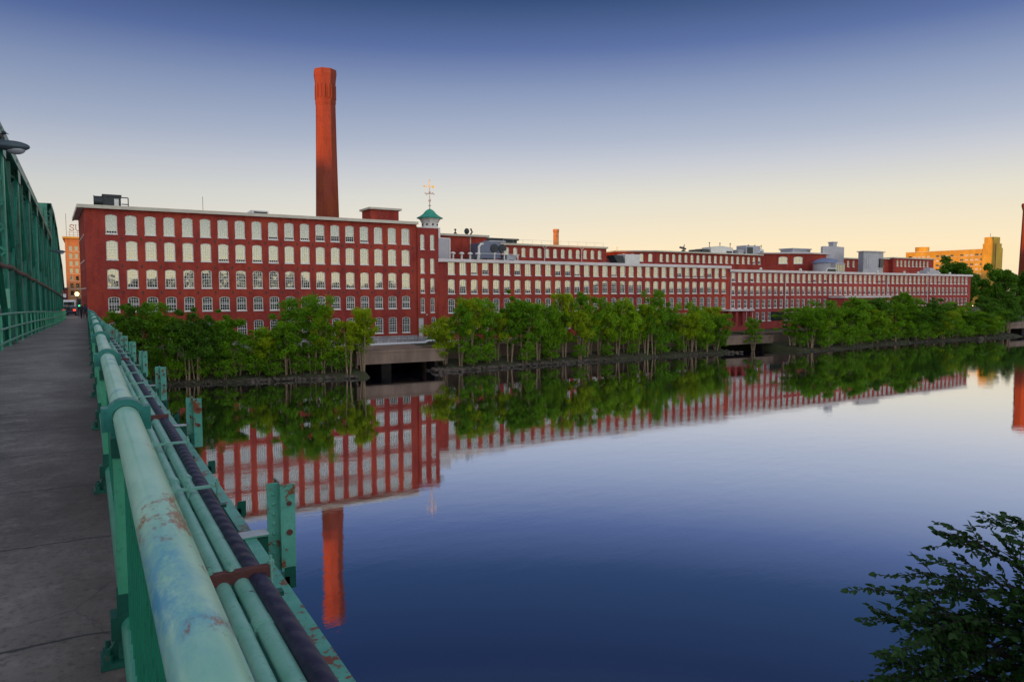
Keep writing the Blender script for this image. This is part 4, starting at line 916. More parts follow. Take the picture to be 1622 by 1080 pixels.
rnd = random.Random(2)
tg = None; clampsY = [2.12 + 1.9 * i for i in range(40)]
def clamp(i, y, brown):
    return '%s clamp bar across the utility pipes, %s from the camera' % ('rusty brown channel' if brown else 'thin green', ORD[min(i, 39)])
protoC = {}
for i, y in enumerate(clampsY):
    br = i in (1, 4, 9, 15, 22, 30)
    if br not in protoC:
        t = thing('pipe_clamp', (.665, y, zd(y)), clamp(i, y, br), 'clamp', 'clamps across the utility pipes')
        hgt = .062 if br else .024
        part('bar', MB().box(-.19, .15, -.028, .028, .092, .092 + .012).box(-.19, .15, -.028, -.018, .092 - hgt + .012, .092) if br else MB().box(-.19, .17, -.018, .018, .090, .108), M['rust_steel' if br else 'utility_green'], t, local=True)
        for x in (-.155, -.048, .16): part('bolt', MB().tube([(x, 0, -.06), (x, 0, .155)], .008, 6).lathe((x, 0, .108), [(.017, 0), (.017, .02)], 6), M['utility_green'], t, local=True)
        part('under_bar', MB().box(-.2, .22, -.03, .03, -.075, -.05), M['dark_green_paint_and_shade'], t, local=True); protoC[br] = t
    else: dup(protoC[br], (.665, y, zd(y)), clamp(i, y, br))
# edge beam
eb = thing('edge_beam', (.93, 40, zd(40)), 'riveted green steel edge beam along the outer side of the pipes', 'beam')
m = strip(MB(), .935, 1.02, -.21, -.225); m = strip(m, .935, .95, -.227, -.55, -8, 104); m = strip(m, .935, 1.02, -.553, -.57, -8, 104); part('channel', m, M['bracket_paint'], eb)
part('floor_plate', strip(MB(), .22, .93, -.40, -.45, -8, 104, 2), M['dark_green_paint_and_shade'], eb)
m = MB()
for i in range(60): y = 1.3 + 1.72 * i; m.box(.955, 1.08, y - .05, y + .05, zd(y) - .33, zd(y) - .25).box(1.05, 1.12, y - .05, y - .04, zd(y) - .33, zd(y) - .19)
part('lug', m, M['dark_green_paint_and_shade'], eb)
m = MB()
for i in range(34): y = .5 + 3.1 * i; m.box(-2.6, .9, y - .08, y + .08, zd(y) - .80, zd(y) - .46)
part('floor_beam', m, M['dark_green_paint_and_shade'], eb)
# upright riveted brackets
b0 = None
for i in range(20):
    y = 5.5 + 5.1 * i; lab = 'rust streaked green upright sign bracket outside the bridge, %s from the camera' % ORD[i]
    if b0 is None:
        b0 = thing('sign_bracket', (1.2, y, zd(y)), lab, 'bracket', 'upright brackets outside the bridge')
        part('angle', MB().box(-.09, .0, -.006, .006, -.50, .17).box(-.006, .006, .007, .16, -.50, .17), M['bracket_paint'], b0, local=True)
        part('back_plate', MB().box(.007, .10, -.075, -.064, -.50, .165).box(-.006, .006, -.075, -.008, -.5, .165), M['bracket_paint'], b0, local=True)
        rv = MB().ball((0, 0, 0), .014, .012, .014, 8, 4).mesh('rivet', M['bracket_paint'], smooth=True)
        for k_ in range(8): inst('rivet', rv, b0, (-.045, -.008, -.44 + k_ * .075))
        for zz, rr in ((.02, .019), (-.20, .023)): part('bolt_hole', MB().tube([(.055, -.085, zz), (.055, -.0751, zz)], rr, 10), M['rust_steel'], b0, local=True)
        part('arm', MB().box(-.30, -.092, -.06, .06, -.207, -.195).box(-.30, -.092, -.005, .005, -.46, -.208), M['bracket_paint'], b0, local=True)
        part('arm_top', MB().box(-.31, -.092, -.066, .066, -.194, -.188), M['pale_steel'], b0, local=True)
        part('gusset', MB().box(-.22, -.092, -.03, -.012, -.44, -.22), M['dark_green_paint_and_shade'], b0, local=True)
    else: dup(b0, (1.2, y, zd(y)), lab)

# ------------------------------------------------------------------ trusses
def truss(x, label, near=True):
    t = thing('bridge_truss', (x, 60, zd(60)), label, 'truss')
    def laced(name, p, q, w, dpt, mat='truss_paint', lace=True, par=t):      # built-up member: two plates joined by zigzag lacing
        p, q = Vector(p), Vector(q); d_ = (q - p); L = d_.length; d_.normalize(); m = MB(); sx = w / 2
        for s in (-1, 1): m.bar(p + Vector((s * sx, 0, 0)), q + Vector((s * sx, 0, 0)), .05, dpt, Vector((1, 0, 0)).cross(d_)); m.bar(p + Vector((s * (sx - .06), 0, 0)), q + Vector((s * (sx - .06), 0, 0)), .12, .03, Vector((1, 0, 0)).cross(d_))
        if lace:
            n = max(3, int(L / .42)); f = Vector((1, 0, 0)).cross(d_) * (dpt / 2)
            for i in range(n):
                a, b = p + d_ * (L * i / n), p + d_ * (L * (i + 1) / n); s = 1 if i % 2 else -1
                for ff in (f, -f): m.bar(a + ff + Vector((s * sx, 0, 0)), b + ff + Vector((-s * sx, 0, 0)), .07, .014, f)
        return part(name, m, M[mat], par)
    chord1 = [(-8, 5.4), (18, 5.7), (31, 5.7), (37.5, 5.6), (44, 5.5), (50.5, 5.35), (57, 5.1), (63.5, 4.85), (70, 4.7)]
    chord2 = [(73.5, 7.5), (79.5, 7.3), (85.5, 6.5), (92, 4.6), (98.5, 3.2), (105, .2)]
    cx_ = x - .28
    for ch in (chord1, chord2):
        for (ya, za), (yb, zb_) in zip(ch, ch[1:]):
            m = MB(); m.bar((cx_, ya, za), (cx_, yb, zb_), .62, .05).bar((cx_ - .28, ya, za - .22), (cx_ - .28, yb, zb_ - .22), .05, .42).bar((cx_ + .28, ya, za - .22), (cx_ + .28, yb, zb_ - .22), .05, .42)
            part('top_chord', m, M['truss_paint'], t)
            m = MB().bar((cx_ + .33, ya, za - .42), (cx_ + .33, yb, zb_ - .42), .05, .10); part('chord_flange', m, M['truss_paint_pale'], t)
    verts = [(31, 5.7), (37.5, 5.6), (44, 5.5), (50.5, 5.35), (57, 5.1), (63.5, 4.85), (70, 4.7), (73.5, 7.5), (79.5, 7.3), (85.5, 6.5), (92, 4.6), (98.5, 3.2)]
    for i, (y, zt) in enumerate(verts):
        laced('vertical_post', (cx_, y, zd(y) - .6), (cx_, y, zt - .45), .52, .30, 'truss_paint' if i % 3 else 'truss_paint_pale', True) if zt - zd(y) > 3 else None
        m = MB().prism([(y - .55, zt - 1.0), (y + .55, zt - 1.0), (y + .75, zt - .1), (y - .75, zt - .1)], cx_ + .31, cx_ + .328, 'x'); part('gusset_plate', m, M['truss_paint'], t)
        m = MB().prism([(y - .8, zd(y) - .6), (y + .8, zd(y) - .6), (y + .45, zd(y) + .9), (y - .45, zd(y) + .9)], cx_ + .30, cx_ + .316, 'x'); part('gusset_plate', m, M['truss_paint'], t)
    for (ya, za), (yb, zb_) in zip([(24.5, 5.7)] + verts, verts):
        if yb - ya < 4 or zb_ + za < 9: continue
        ym = (ya + yb) / 2; zm = (za + zb_) / 2
        if zm - zd(ym) > 8: laced('hanger', (cx_, ym, zd(ym) - .6), (cx_, ym, zm - .5), .40, .16, 'dark_green_paint_and_shade', True)  # darker green on hangers and cover plates paints in shade within the truss
        m = MB().box(cx_ - .24, cx_ + .24, ym + .1, ym + .115, zd(ym) - .5, zm - .6); part('cover_plate', m, M['dark_green_paint_and_shade'], t)
        m = MB()
        for s in (-1, 1): m.bar((cx_ + s * .2, ya, za - .5), (cx_ + s * .2, yb, zd(yb) + .1), .03, .20, (1, 0, 0)).bar((cx_ + s * .2, ya, za - .5), (cx_ + s * .2, yb, zd(yb) + .1), .10, .02, (1, 0, 0))
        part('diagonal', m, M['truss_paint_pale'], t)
        m = MB().bar((cx_ + .24, ya, zd(ya) + .2), (cx_ + .24, yb, zb_ - .5), .03, .10, (1, 0, 0)); part('counter_brace', m, M['truss_paint'], t)
    part('bottom_chord', strip(MB(), cx_ - .3, cx_ + .29, -.25, -.75, -8, 104, 2), M['truss_paint'], t)
    return t
tr = truss(-2.34, 'near green steel bridge truss with laced posts beside the sidewalk')
truss(-11.0, 'far green steel bridge truss across the roadway')
# sway bracing between trusses, portals
sb_ = thing('portal_bracing', (-7, 66, 5), 'green overhead portal and sway bracing between the two trusses', 'bracing')
for y, z, h in ((31, 5.6, 1.1), (44, 5.4, 1.1), (57, 5.0, 1.0), (70, 4.6, 1.0), (85.5, 6.4, 1.2), (92, 4.5, .9)):
    m = MB().bar((-2.95, y, z), (-11.0, y, z), .22, .16).bar((-2.95, y, z - h), (-11.0, y, z - h), .2, .14)
    for i in range(8): a, b = -2.95 - i * 1.0, -2.95 - (i + 1) * 1.0; m.bar((a, y, z if i % 2 else z - h), (b, y, z - h if i % 2 else z), .1, .08)
    part('sway_frame', m, M['truss_paint'], sb_)
m = MB().box(-11.0, -2.62, 73.3, 73.5, 7.15, 7.5); m.prism([(-2.64, 7.148), (-5.2, 7.148), (-2.64, 4.0)][::-1], 73.35, 73.42, 'y'); m.prism([(-11, 7.148), (-11, 4.0), (-8.4, 7.148)], 73.35, 73.42, 'y'); m.box(-8.3, -5.3, 73.35, 73.45, 6.2, 6.5)
for i in range(6): m.bar((-8.3 + i * .5, 73.4, 6.4), (-8.05 + i * .5, 73.4, 7.2), .06, .05)
part('portal', m, M['truss_paint_pale'], sb_)
cdn = thing('conduit', (-2.25, 60, 0), 'rusty brown conduit slung along the outside of the near truss', 'pipe')
part('pipe', MB().tube([(-2.24, y, interp(y, [(-5, .95), (31, .86), (60, .28), (80, -.2), (104, -.9)]) - .06 * math.sin((y - 31) / 6.5 * math.pi) ** 2) for y in [-4 + 1.5 * i for i in range(73)]], .075, 8), M['rusty_conduit'], cdn, True)
m = MB()
for y in (24.5, 31, 37.5, 44, 50.5, 57, 63.5, 70, 79.5, 85.5, 92): z = interp(y, [(-5, .95), (31, .86), (60, .28), (80, -.2), (104, -.9)]); m.box(-2.33, -2.17, y - .04, y + .04, z - .14, z + .12)
part('hanger', m, M['dark_green_paint_and_shade'], cdn)
sp_ = thing('notice_board', (-2.7, 30.5, -.6), 'faded pale green panel with scratched dark marks on the first truss post', 'sign')
part('panel', MB().box(-3.2, -2.30, 30.5, 30.54, -.58, .10), M['faded_sign_green'], sp_)
m = MB()
for a, b in (((-2.98, -.15), (-2.84, -.20)), ((-2.84, -.20), (-2.78, -.30)), ((-2.95, -.22), (-2.9, -.32)), ((-2.88, -.30), (-2.76, -.38)), ((-2.76, -.25), (-2.68, -.40)), ((-2.74, -.36), (-2.64, -.33))): m.bar((a[0] + .2, 30.49, a[1]), (b[0] + .2, 30.49, b[1]), .012, .02, (0, 1, 0))
part('scratched_mark', m, M['dark_green_paint_and_shade'], sp_)

# street lamps on the truss
def cobra(y, z, xtip, label):
    t = thing('street_lamp', (-2.7, y, z - 1.2), label, 'street lamp')
    part('arm', MB().tube([(-2.75, y, z - 1.0), (-2.7, y, z - .3), (-2.45, y, z + .02), (xtip - .62, y, z + .02)], .045, 8), M['dark_metal'], t, True)
    m = MB(); m.ball((xtip - .36, y, z - .02), .38, .15, .125, 16, 10); m.tube([(xtip - .85, y, z + .02), (xtip - .5, y, z + .02)], [.06, .11], 10); part('lamp_head', m, M['lamp_grey'], t, True)
    part('photocell', MB().tube([(xtip - .52, y, z + .08), (xtip - .52, y, z + .17)], .045, 8), M['dark_metal'], t, True)
    part('lens', MB().ball((xtip - .27, y, z - .09), .20, .12, .125, 14, 8), M['grey_metal'], t, True); return t
cobra(21.0, 3.47, -1.06, 'cobra head street lamp nearest the camera, arching over the sidewalk from the truss')
cobra(68, 3.2, -1.35, 'small distant street lamp on the far truss span')
# bird perched on the chord
bd = thing('bird', (-1.78, 20, 3.9), 'dark bird perched on the near lamp head with its head turned right', 'bird')
m = MB(); m.ball((-1.90, 20.6, 4.02), .13, .06, .085, 12, 8); m.ball((-1.77, 20.6, 4.10), .05, .045, .05, 10, 6); m.tube([(-1.74, 20.6, 4.10), (-1.67, 20.6, 4.075)], [.02, .004], 6); m.tube([(-1.99, 20.6, 4.0), (-2.15, 20.6, 3.93)], [.05, .02], 6)
m.tube([(-1.9, 20.58, 3.96), (-1.89, 20.6, 3.86)], .01, 5); m.tube([(-1.88, 20.63, 3.96), (-1.87, 20.62, 3.86)], .01, 5)
part('body', m, M['dark_metal'], bd, True); bd.location += Vector((.22, .4, -.36))

# ------------------------------------------------------------------ street end: people, cars, signal, lamp
def person(loc, rz, label, coat, stride):
    t = thing('person', loc, label, 'person'); me = bpy.data.meshes.new('body'); V = []; E = []; RR = []
    def ch(pts, start=None):
        last = start
        for p, r in pts:
            V.append(p); RR.append(r); i = len(V) - 1
            if last is not None: E.append((last, i))
            last = i
        return last
    ch([((0, 0, .95), .15)]); ch([((0, 0, 1.15), .145), ((0, .0, 1.36), .17)], 0); nk = ch([((0, 0, 1.47), .06)], 2); ch([((0, -.02, 1.58), .095), ((0, -.02, 1.70), .085)], nk)
    for s in (-1, 1):
        ch([((s * .09, 0, .88), .10), ((s * .1, -.05 + s * stride * .12, .48), .07), ((s * .1, s * stride * .26, .09), .05), ((s * .1, s * stride * .26 - .16, .03), .038)], 0)
        e_ = ch([((s * .2, 0, 1.38), .07), ((s * .25, .03 - s * stride * .08, 1.10), .05), ((s * .25, -.05 - s * stride * .14, .86), .036), ((s * .25, -.07 - s * stride * .14, .79), .034)], 2)
        for k_ in range(5): ch([((s * .25, -.11 + k_ * .02 - s * stride * .14, .73 + .01 * abs(k_ - 2)), .010), ((s * .245, -.115 + k_ * .02 - s * stride * .14, .69 + .012 * abs(k_ - 2)), .008)], e_)
    me.from_pydata(V, E, []); me.materials.append(M[coat]); o = bpy.data.objects.new('body', me); COL.objects.link(o); o.parent = t
    sk = o.modifiers.new('skin', 'SKIN'); sv = me.skin_vertices[0].data
    for i, r in enumerate(RR): sv[i].radius = (r, r)
    sv[0].use_root = True; ss = o.modifiers.new('sub', 'SUBSURF'); ss.levels = 1; ss.render_levels = 1
    part('hair', MB().ball((0, .01, 1.72), .1, .105, .09, 10, 6), M['dark_metal'], t, True, True)
    part('face', MB().ball((0, -.05, 1.64), .07, .06, .085, 10, 6).ball((0, -.115, 1.63), .014, .018, .018, 6, 4), M['skin'], t, True, True)
    t.rotation_euler = (0, 0, rz); return t
person((-.62, 101, zd(101)), 0.3, 'person in black clothes walking at the far sidewalk end, left of the pair', 'dark_cloth', 1)
person((-.22, 102, zd(102)), 3.3, 'person in dark clothes close to the railing at the far end of the sidewalk', 'blue_cloth', -1)
def car(loc, rz, label, cat, mat, van=False, facing=True):
    t = thing('van' if van else 'parked_car', loc, label, cat); h = 2.2 if van else 1.45
    pf = [(-2.3, .35), (2.3, .35), (2.35, .75), (2.2, h * .52), (1.5, h * .58), (.9, h * .95), (-1.9, h), (-2.25, h * .6), (-2.35, .7)] if not van else [(-2.5, .35), (2.5, .35), (2.5, .95), (2.25, 1.2), (1.75, 2.05), (1.3, 2.2), (-2.4, 2.2), (-2.5, 1.9)]
    m = MB().prism([(a, b) for a, b in pf], -.85, .85, 'x'); b_ = part('body', m, M[mat], t, local=True); bv = b_.modifiers.new('bevel', 'BEVEL'); bv.width = .09; bv.segments = 2
    part('rear_window', MB().box(-.65, .65, -2.53 if van else -2.32, -2.26 if van else -2.1, h * .62, h * .88), M['dark_glass'], t, local=True); part('windscreen', MB().box(-.68, .68, 1.95 if van else 1.1, 2.0 if van else 1.3, h * .62, h * .86), M['dark_glass'], t, local=True)
    for s in (-1, 1):
        part('side_window', MB().box(s * .86 - .01, s * .86 + .01, -1.7, .8, h * .63, h * .88), M['dark_glass'], t, local=True)
        part('tail_light', MB().box(s * .66 - .16, s * .66 + .16, -2.56 if van else -2.40, -2.3, .8, 1.05), M['tail_glow'], t, local=True); part('headlight', MB().box(s * .62 - .16, s * .62 + .16, 2.28, 2.53 if van else 2.40, .7, .9), M['head_glow'], t, local=True)
        for y in (-1.45, 1.5):
            w_ = part('wheel', MB().tube([(s * .78 - .1, y, .33), (s * .78 + .1, y, .33)], .33, 16), M['rubber'], t, True, True); part('rim', MB().tube([(s * .78 - .11, y, .33), (s * .78 + .11, y, .33)], .19, 10), M['pale_steel'], w_, True, True)
    t.rotation_euler = (0, 0, rz); return t
car((-2.25, 126, -3.41), 0, 'white van with glowing red tail lights driving away past the mill corner', 'van', 'white_paint', True)
car((-2.15, 117.5, -3.41), 0.0, 'dark car with red tail lights just beyond the end of the sidewalk', 'car', 'dark_car_paint')
car((-5.5, 121, -3.41), math.pi, 'dark red car with white headlights coming towards the bridge', 'car', 'red_car_paint')
t = thing('traffic_light', (-1.0, 111.2, -3.27), 'traffic light showing green at the mill corner', 'traffic light')
part('pole', MB().tube([(-.95, 111.2, -3.27), (-.95, 111.2, -.9)], .06, 8), M['dark_metal'], t, True)
part('signal_head', MB().box(-1.05, -.65, 110.85, 111.1, -2.1, -1.0).box(-1.1, -.6, 111.1, 111.13, -2.2, -.9), M['dark_metal'], t)
part('green_lens', MB().ball((-.85, 110.85, -1.85), .13, .05, .13, 10, 6), M['green_glow'], t, True); part('dark_lens', MB().ball((-.85, 110.85, -1.25), .12, .04, .12, 10, 6).ball((-.85, 110.85, -1.55), .12, .04, .12, 10, 6), M['dark_void'], t, True)
t = thing('lamp_post', (-1.15, 114, -3.27), 'lit street lamp post with an orange globe at the mill corner', 'lamp post')
part('pole', MB().tube([(-1.1, 114, -3.27), (-1.1, 114, -.55)], .06, 8).lathe((-1.1, 114, -3.27), [(.16, 0), (.12, .4), (.06, .5)], 8), M['dark_metal'], t, True); part('globe', MB().ball((-1.1, 114, -.3), .24, .24, .26, 12, 8), M['lamp_glow'], t, True); part('cap', MB().lathe((-1.1, 114, -.06), [(.18, 0), (.02, .18)], 8), M['dark_metal'], t)
t = thing('shop_building', (-8, 150, -3.4), 'low dark building with a pale awning at the end of the bridge street', 'building')
part('wall', MB().box(-16, -3.3, 165, 176, -3.4, .6), M['annex_brick'], t); part('awning', MB().prism([(164.0, -1.1), (165.0, -.4), (165.0, -1.2)], -15, -3.4, 'x'), M['white_trim'], t); part('roof', MB().box(-16.2, -3.2, 164.8, 176.2, .602, .8), M['roof_tar'], t)
part('window', MB().box(-14, -4, 164.9, 164.99, -2.9, -1.4), M['dark_glass'], t)

# ------------------------------------------------------------------ trees
def leafcard(m, c, s, r):
    n = Vector((r.gauss(0, 1), r.gauss(0, 1), r.gauss(0, 1) + .5)).normalized(); a = n.orthogonal().normalized(); a.rotate(Matrix.Rotation(r.uniform(0, 6.28), 3, n)); b = n.cross(a)
    l, w = s * r.uniform(.7, 1.3), s * r.uniform(.4, .75)
    m.face([c - a * l * .5, c + b * w * .5 + a * l * .05 + n * .05 * s, c + a * l * .5, c - b * w * .5 + a * l * .05 + n * .05 * s])
def make_tree(seed, h, spread, base, leafn, ls, lm, name='riverside_tree', stems=4, bark='bark'):
    r = random.Random(seed); m = MB(); cr = MB(); tips = []
    for s in range(stems):
        a = r.uniform(0, 6.28); lean = r.uniform(.05, .24) * spread; p = Vector((math.cos(a) * .18 * stems * .4, math.sin(a) * .18 * stems * .4, -.25)); hh = h * r.uniform(.72, .95); pts = []; rs = []
        for i in range(7):
            f = i / 6; pts.append(p + Vector((math.cos(a) * lean * f * 2.0 + r.uniform(-.12, .12) * f, math.sin(a) * lean * f * 2.0 + r.uniform(-.12, .12) * f, hh * f))); rs.append(.105 * (1 - f * .85) * (h / 10) * (1.25 if stems < 3 else 1))
        m.tube(pts, rs, 6)
        for i in range(2, 7):
            for _ in range(2):
                b = r.uniform(0, 6.28); ln = spread * r.uniform(.35, .8) * (1 - .45 * abs(i / 6 - .6)); q = pts[i] + Vector((math.cos(b) * ln, math.sin(b) * ln, ln * r.uniform(.05, .7)))
                if pts[i].z > h * base * .8: m.tube([pts[i], (pts[i] + q) / 2 + Vector((0, 0, -.08)), q], [rs[i] * .55, rs[i] * .4, .015], 5); tips.append(q)
        tips.append(pts[-1])
    clumps = [(t_ + Vector((r.uniform(-.5, .5), r.uniform(-.5, .5), r.uniform(-.4, .3))), r.uniform(.35, 1.2) * spread * .40) for t_ in tips]
    for _ in range(5): clumps.append((Vector((r.uniform(-.7, .7) * spread, r.uniform(-.6, .6) * spread, h * r.uniform(base + .05, .97))), r.uniform(.4, .8) * spread * .42))
    for _ in range(leafn):
        c, rad = r.choice(clumps); d_ = Vector((r.gauss(0, 1), r.gauss(0, 1), r.gauss(0, .8))).normalized() * rad * (r.random() ** .45)
        p = c + d_ * Vector((1, 1, .8)).length / 1.62
        if p.z > h * base * .6: leafcard(cr, p, ls, r)
    t = bpy.data.objects.new(name, None); COL.objects.link(t)
    part('trunk', m, M[bark], t, True, True); part('crown', cr, M[lm], t, local=True); return t
COLN = {'leaf_green': 'mid green', 'leaf_yellow': 'yellow green', 'leaf_dark': 'dark green', 'leaf_bright': 'bright green'}
protos = []
for sd_, h, spd, base, lm in ((1, 10.9, 2.3, .30, 'leaf_green'), (2, 9.2, 2.1, .36, 'leaf_yellow'), (3, 11.4, 2.3, .30, 'leaf_green'), (4, 9.6, 2.5, .26, 'leaf_dark'), (5, 10.4, 1.9, .40, 'leaf_yellow'), (6, 10.0, 2.7, .24, 'leaf_green'), (7, 11.0, 2.2, .34, 'leaf_dark'), (8, 8.4, 2.4, .22, 'leaf_yellow'), (9, 11.8, 1.8, .42, 'leaf_green'), (10, 9.4, 2.3, .28, 'leaf_bright')):
    protos.append((make_tree(sd_, h, spd, base, 7600, .30, lm), COLN[lm]))
used = set(); rt_ = random.Random(21)
def plant_tree(x, y, z, hs, ws, label, k=None, group=None):
    k = rt_.randrange(len(protos)) if k is None else k; p, cn_ = protos[k]; lab = label % cn_
    rz = rt_.uniform(0, 6.28)
    if k not in used:
        used.add(k); o = p; o.location = (x, y, z); o.rotation_euler = (0, 0, rz); o.scale = (ws, ws, hs); tag(o, lab, 'tree', group)
    else: o = dup(p, (x, y, z), lab, group, rz, (ws, ws, hs)); o['category'] = 'tree'; o.name = 'riverside_tree'
    return o
def bank(x, y): 
    ys = interp(x, SHORE); return WATER + interp(y - ys, [(0, .12), (1.4, .62), (3, 1.15), (4, 1.3)])
def cluster(xs, where, grp, hf, yf=lambda x: rt_.uniform(1.0, 3.2), dark=None, wf=1.0):
    for i, x in enumerate(xs):
        x += rt_.uniform(-.5, .5); x = min(x, 34.2) if x < 36 else x; y = interp(x, SHORE) + yf(x); k = dark(x) if dark else None
        plant_tree(x, y, bank(x, y), hf(x) * rt_.uniform(.82, 1.05), wf * rt_.uniform(.85, 1.2), '%%s bank tree, %s %s' % (ORD[i], where), k, grp)
cluster([3.0, 4.6, 6.2, 7.8, 9.4, 11, 12.6, 14.3, 16, 17.8, 19.6, 21.4, 23.2, 25, 26.8, 28.6, 30.2, 31.7, 33.2, 34.1], 'from the bridge, left of the wide culvert', 'trees between the bridge and the wide culvert', lambda x: interp(x, [(3, .86), (14, .92), (18, .78), (25, .94), (32, .88)]), dark=lambda x: rt_.choice((3, 6, 0, 2)) if x < 15 else rt_.choice((0, 1, 2, 4, 5, 7, 8, 9)))
cluster([48.4 + 1.95 * i for i in range(33)], 'to the right of the wide culvert', 'tall thin trees before the long mill', lambda x: interp(x, [(48, .92), (53, 1.04), (75, 1.06), (90, 1.03), (104, .95), (111, .86)]), dark=lambda x: rt_.choice((0, 1, 2, 4, 5, 4, 1, 7, 8, 9, 9)) )
plant_tree(118.2, 102.6, WATER + .2, .62, .8, '%s small tree standing alone before the concrete outfall culvert', 0)
mb = MB(); mb.box(116.5, 120, 102, 103.4, WATER - .3, WATER + .2)
cluster([126.5 + 2.75 * i for i in range(32)], 'from the outfall culvert on the bushy point', 'bushy trees on the right hand point', lambda x: interp(x, [(126, .80), (140, .93), (160, 1.0), (180, .94), (195, .78), (205, .66), (214, .56)]), yf=lambda x: rt_.uniform(1.2, 4.2), dark=lambda x: rt_.choice((0, 2, 3, 5, 7, 9, 8, 6)), wf=1.35)
cluster([208, 211.5, 216.5, 220.5], 'of the four rounded trees right of the bushy point', 'rounded trees right of the point', lambda x: .95, yf=lambda x: rt_.uniform(2.6, 4), dark=lambda x: 3 if x < 214 else 6, wf=1.3)
# low shrubs hiding the stems of the point, one by one
sh = make_tree(31, 4.0, 1.9, .05, 1500, .36, 'leaf_green', 'shrub', 4); first = True
rs_ = random.Random(8)
for grp, xs_, where in (('low shrubs on the point', [128 + 4.1 * i for i in range(20)], 'on the point'), ('low shrubs under the left bank trees', [7 + 3.1 * i for i in range(9)], 'left of the wide culvert'), ('low shrubs under the long tree row', [52, 56, 63, 68.5, 74, 81, 86, 93, 98, 104, 108.5], 'under the tall thin trees')):
    for i, x in enumerate(xs_):
        x += rs_.uniform(-.8, .8); y = interp(x, SHORE) + rs_.uniform(.7, 2.0); lab = 'low green bank shrub, %s from the left %s' % (ORD[i], where); s = rs_.uniform(.65, 1.1) * (1.05 if 'point' in grp else .78)
        if first: sh.location = (x, y, bank(x, y)); tag(sh, lab, 'shrub', grp); sh.scale = (s * 1.1, s * 1.1, s); first = False
        else: dup(sh, (x, y, bank(x, y)), lab, grp, rs_.uniform(0, 6), (s * 1.1, s * 1.1, s))
# terrace shrubs in front of the foundation
for i, (x, lab) in enumerate(((52.2, 'round dark shrub on the terrace below the stair tower door'), (54.6, 'taller shrub on the terrace under the first windows of the long mill'))): dup(sh, (x, 116.5, -9.05), lab, None, 1.3 * i, (.5, .5, .52))
# large trees right of the low mill and behind it
bg = [make_tree(41, 17.5, 4.4, .14, 9000, .72, 'leaf_dark', 'large_tree', 2, 'dark_bark'), make_tree(42, 17, 4.6, .12, 9000, .72, 'leaf_dark', 'large_tree', 2, 'dark_bark')]
usedb = set(); rb_ = random.Random(12)
BT = [(239, 128, .93, 'large dark tree touching the right end of the low mill'), (246, 133, 1.0, 'large dark tree second to the right of the low mill'), (254, 130, .98, 'large dark tree below the left edge of the orange tower'), (262, 136, 1.02, 'large dark tree directly below the orange tower'), (271, 131, .95, 'large dark tree below the right edge of the orange tower'), (276, 127, 1.12, 'large dark tree in the gap between orange tower and right chimney'), (287, 130, 1.08, 'large dark tree left of the broad right chimney'), (300, 130, 1.0, 'large dark tree before the broad right chimney'), (312, 134, 1.0, 'large dark tree at the right edge of the view'),
      (330, 175, 1.42, 'tall dark tree rising above the low mill roof before the orange wing'), (338, 178, 1.18, 'rounded dark tree top right of the tallest one before the orange wing'), (316, 172, 1.05, 'small dark tree top just above the low mill roof, left of the tallest tree'),
      (243, 112.5, .48, 'small dark bank tree under the large trees left of the small right bridge'), (252, 113.5, .55, 'small dark bank tree behind the small right bridge'), (228, 112.2, .50, 'small dark bank tree left of the side channel at the end of the low mill')]
for i, (x, y, s, lab) in enumerate(BT):
    if i < 9: x, y, s = x + 47, y + 27, s * 1.06     # the row of large trees stands well back from the water
    k = i % 2
    if k not in usedb: usedb.add(k); o = bg[k]; o.location = (x, y, -9.3); tag(o, lab, 'tree', 'dark trees at the right end'); o.scale = (s, s, s)
    else: o = dup(bg[k], (x, y, -9.3), lab, 'dark trees at the right end', rb_.uniform(0, 6), (s, s, s * rb_.uniform(.96, 1.03)))
    o['category'] = 'tree'
for i, (x, y, s, lab) in enumerate(((-7.5, 128, .42, 'small dark street tree at the far end of the bridge behind the truss'), (-20, 118, .8, 'large dark tree beyond the left end of the bridge roadway'), (-33, 112, .8, 'large dark tree farthest left, behind the truss posts'))): o = dup(bg[i % 2], (x, y, -4), lab, None, i, (s, s, s)); o['category'] = 'tree'

# woods on the near bank, behind the viewpoint: seen only in the mill windows
rw = random.Random(77); mb = MB()
TOP = [(-40, 8), (8, 5.6), (14, 3.0), (20, 5.6), (30, 6.2), (42, 8.4), (75, 8.2), (84, 4.0), (104, 2.2), (118, 4.0), (128, 1.6), (145, 1.8), (200, .6), (225, 2.0), (240, 4.6), (262, 4.0), (280, .4), (312, 2.0), (335, .8), (420, .8), (520, .4), (640, .8)]
x = -40
while x < 640:
    top = interp(x, TOP) + rw.uniform(-1.2, .9); wd = rw.uniform(2, 4.5)
    for k_ in range(150):
        f = rw.random(); zz = -1.5 + (top + 1.5) * f; wv_ = wd * (1 - f * f * .8)
        leafcard(mb, Vector((x + rw.uniform(-wv_, wv_), -70 + rw.uniform(-3, 3), zz)), 1.25, rw)
    x += rw.uniform(1.6, 2.6)
solo('woods', mb, M['leaf_woods'], 'belt of dark woods on the near bank behind the viewpoint', 'woods', kind='stuff')

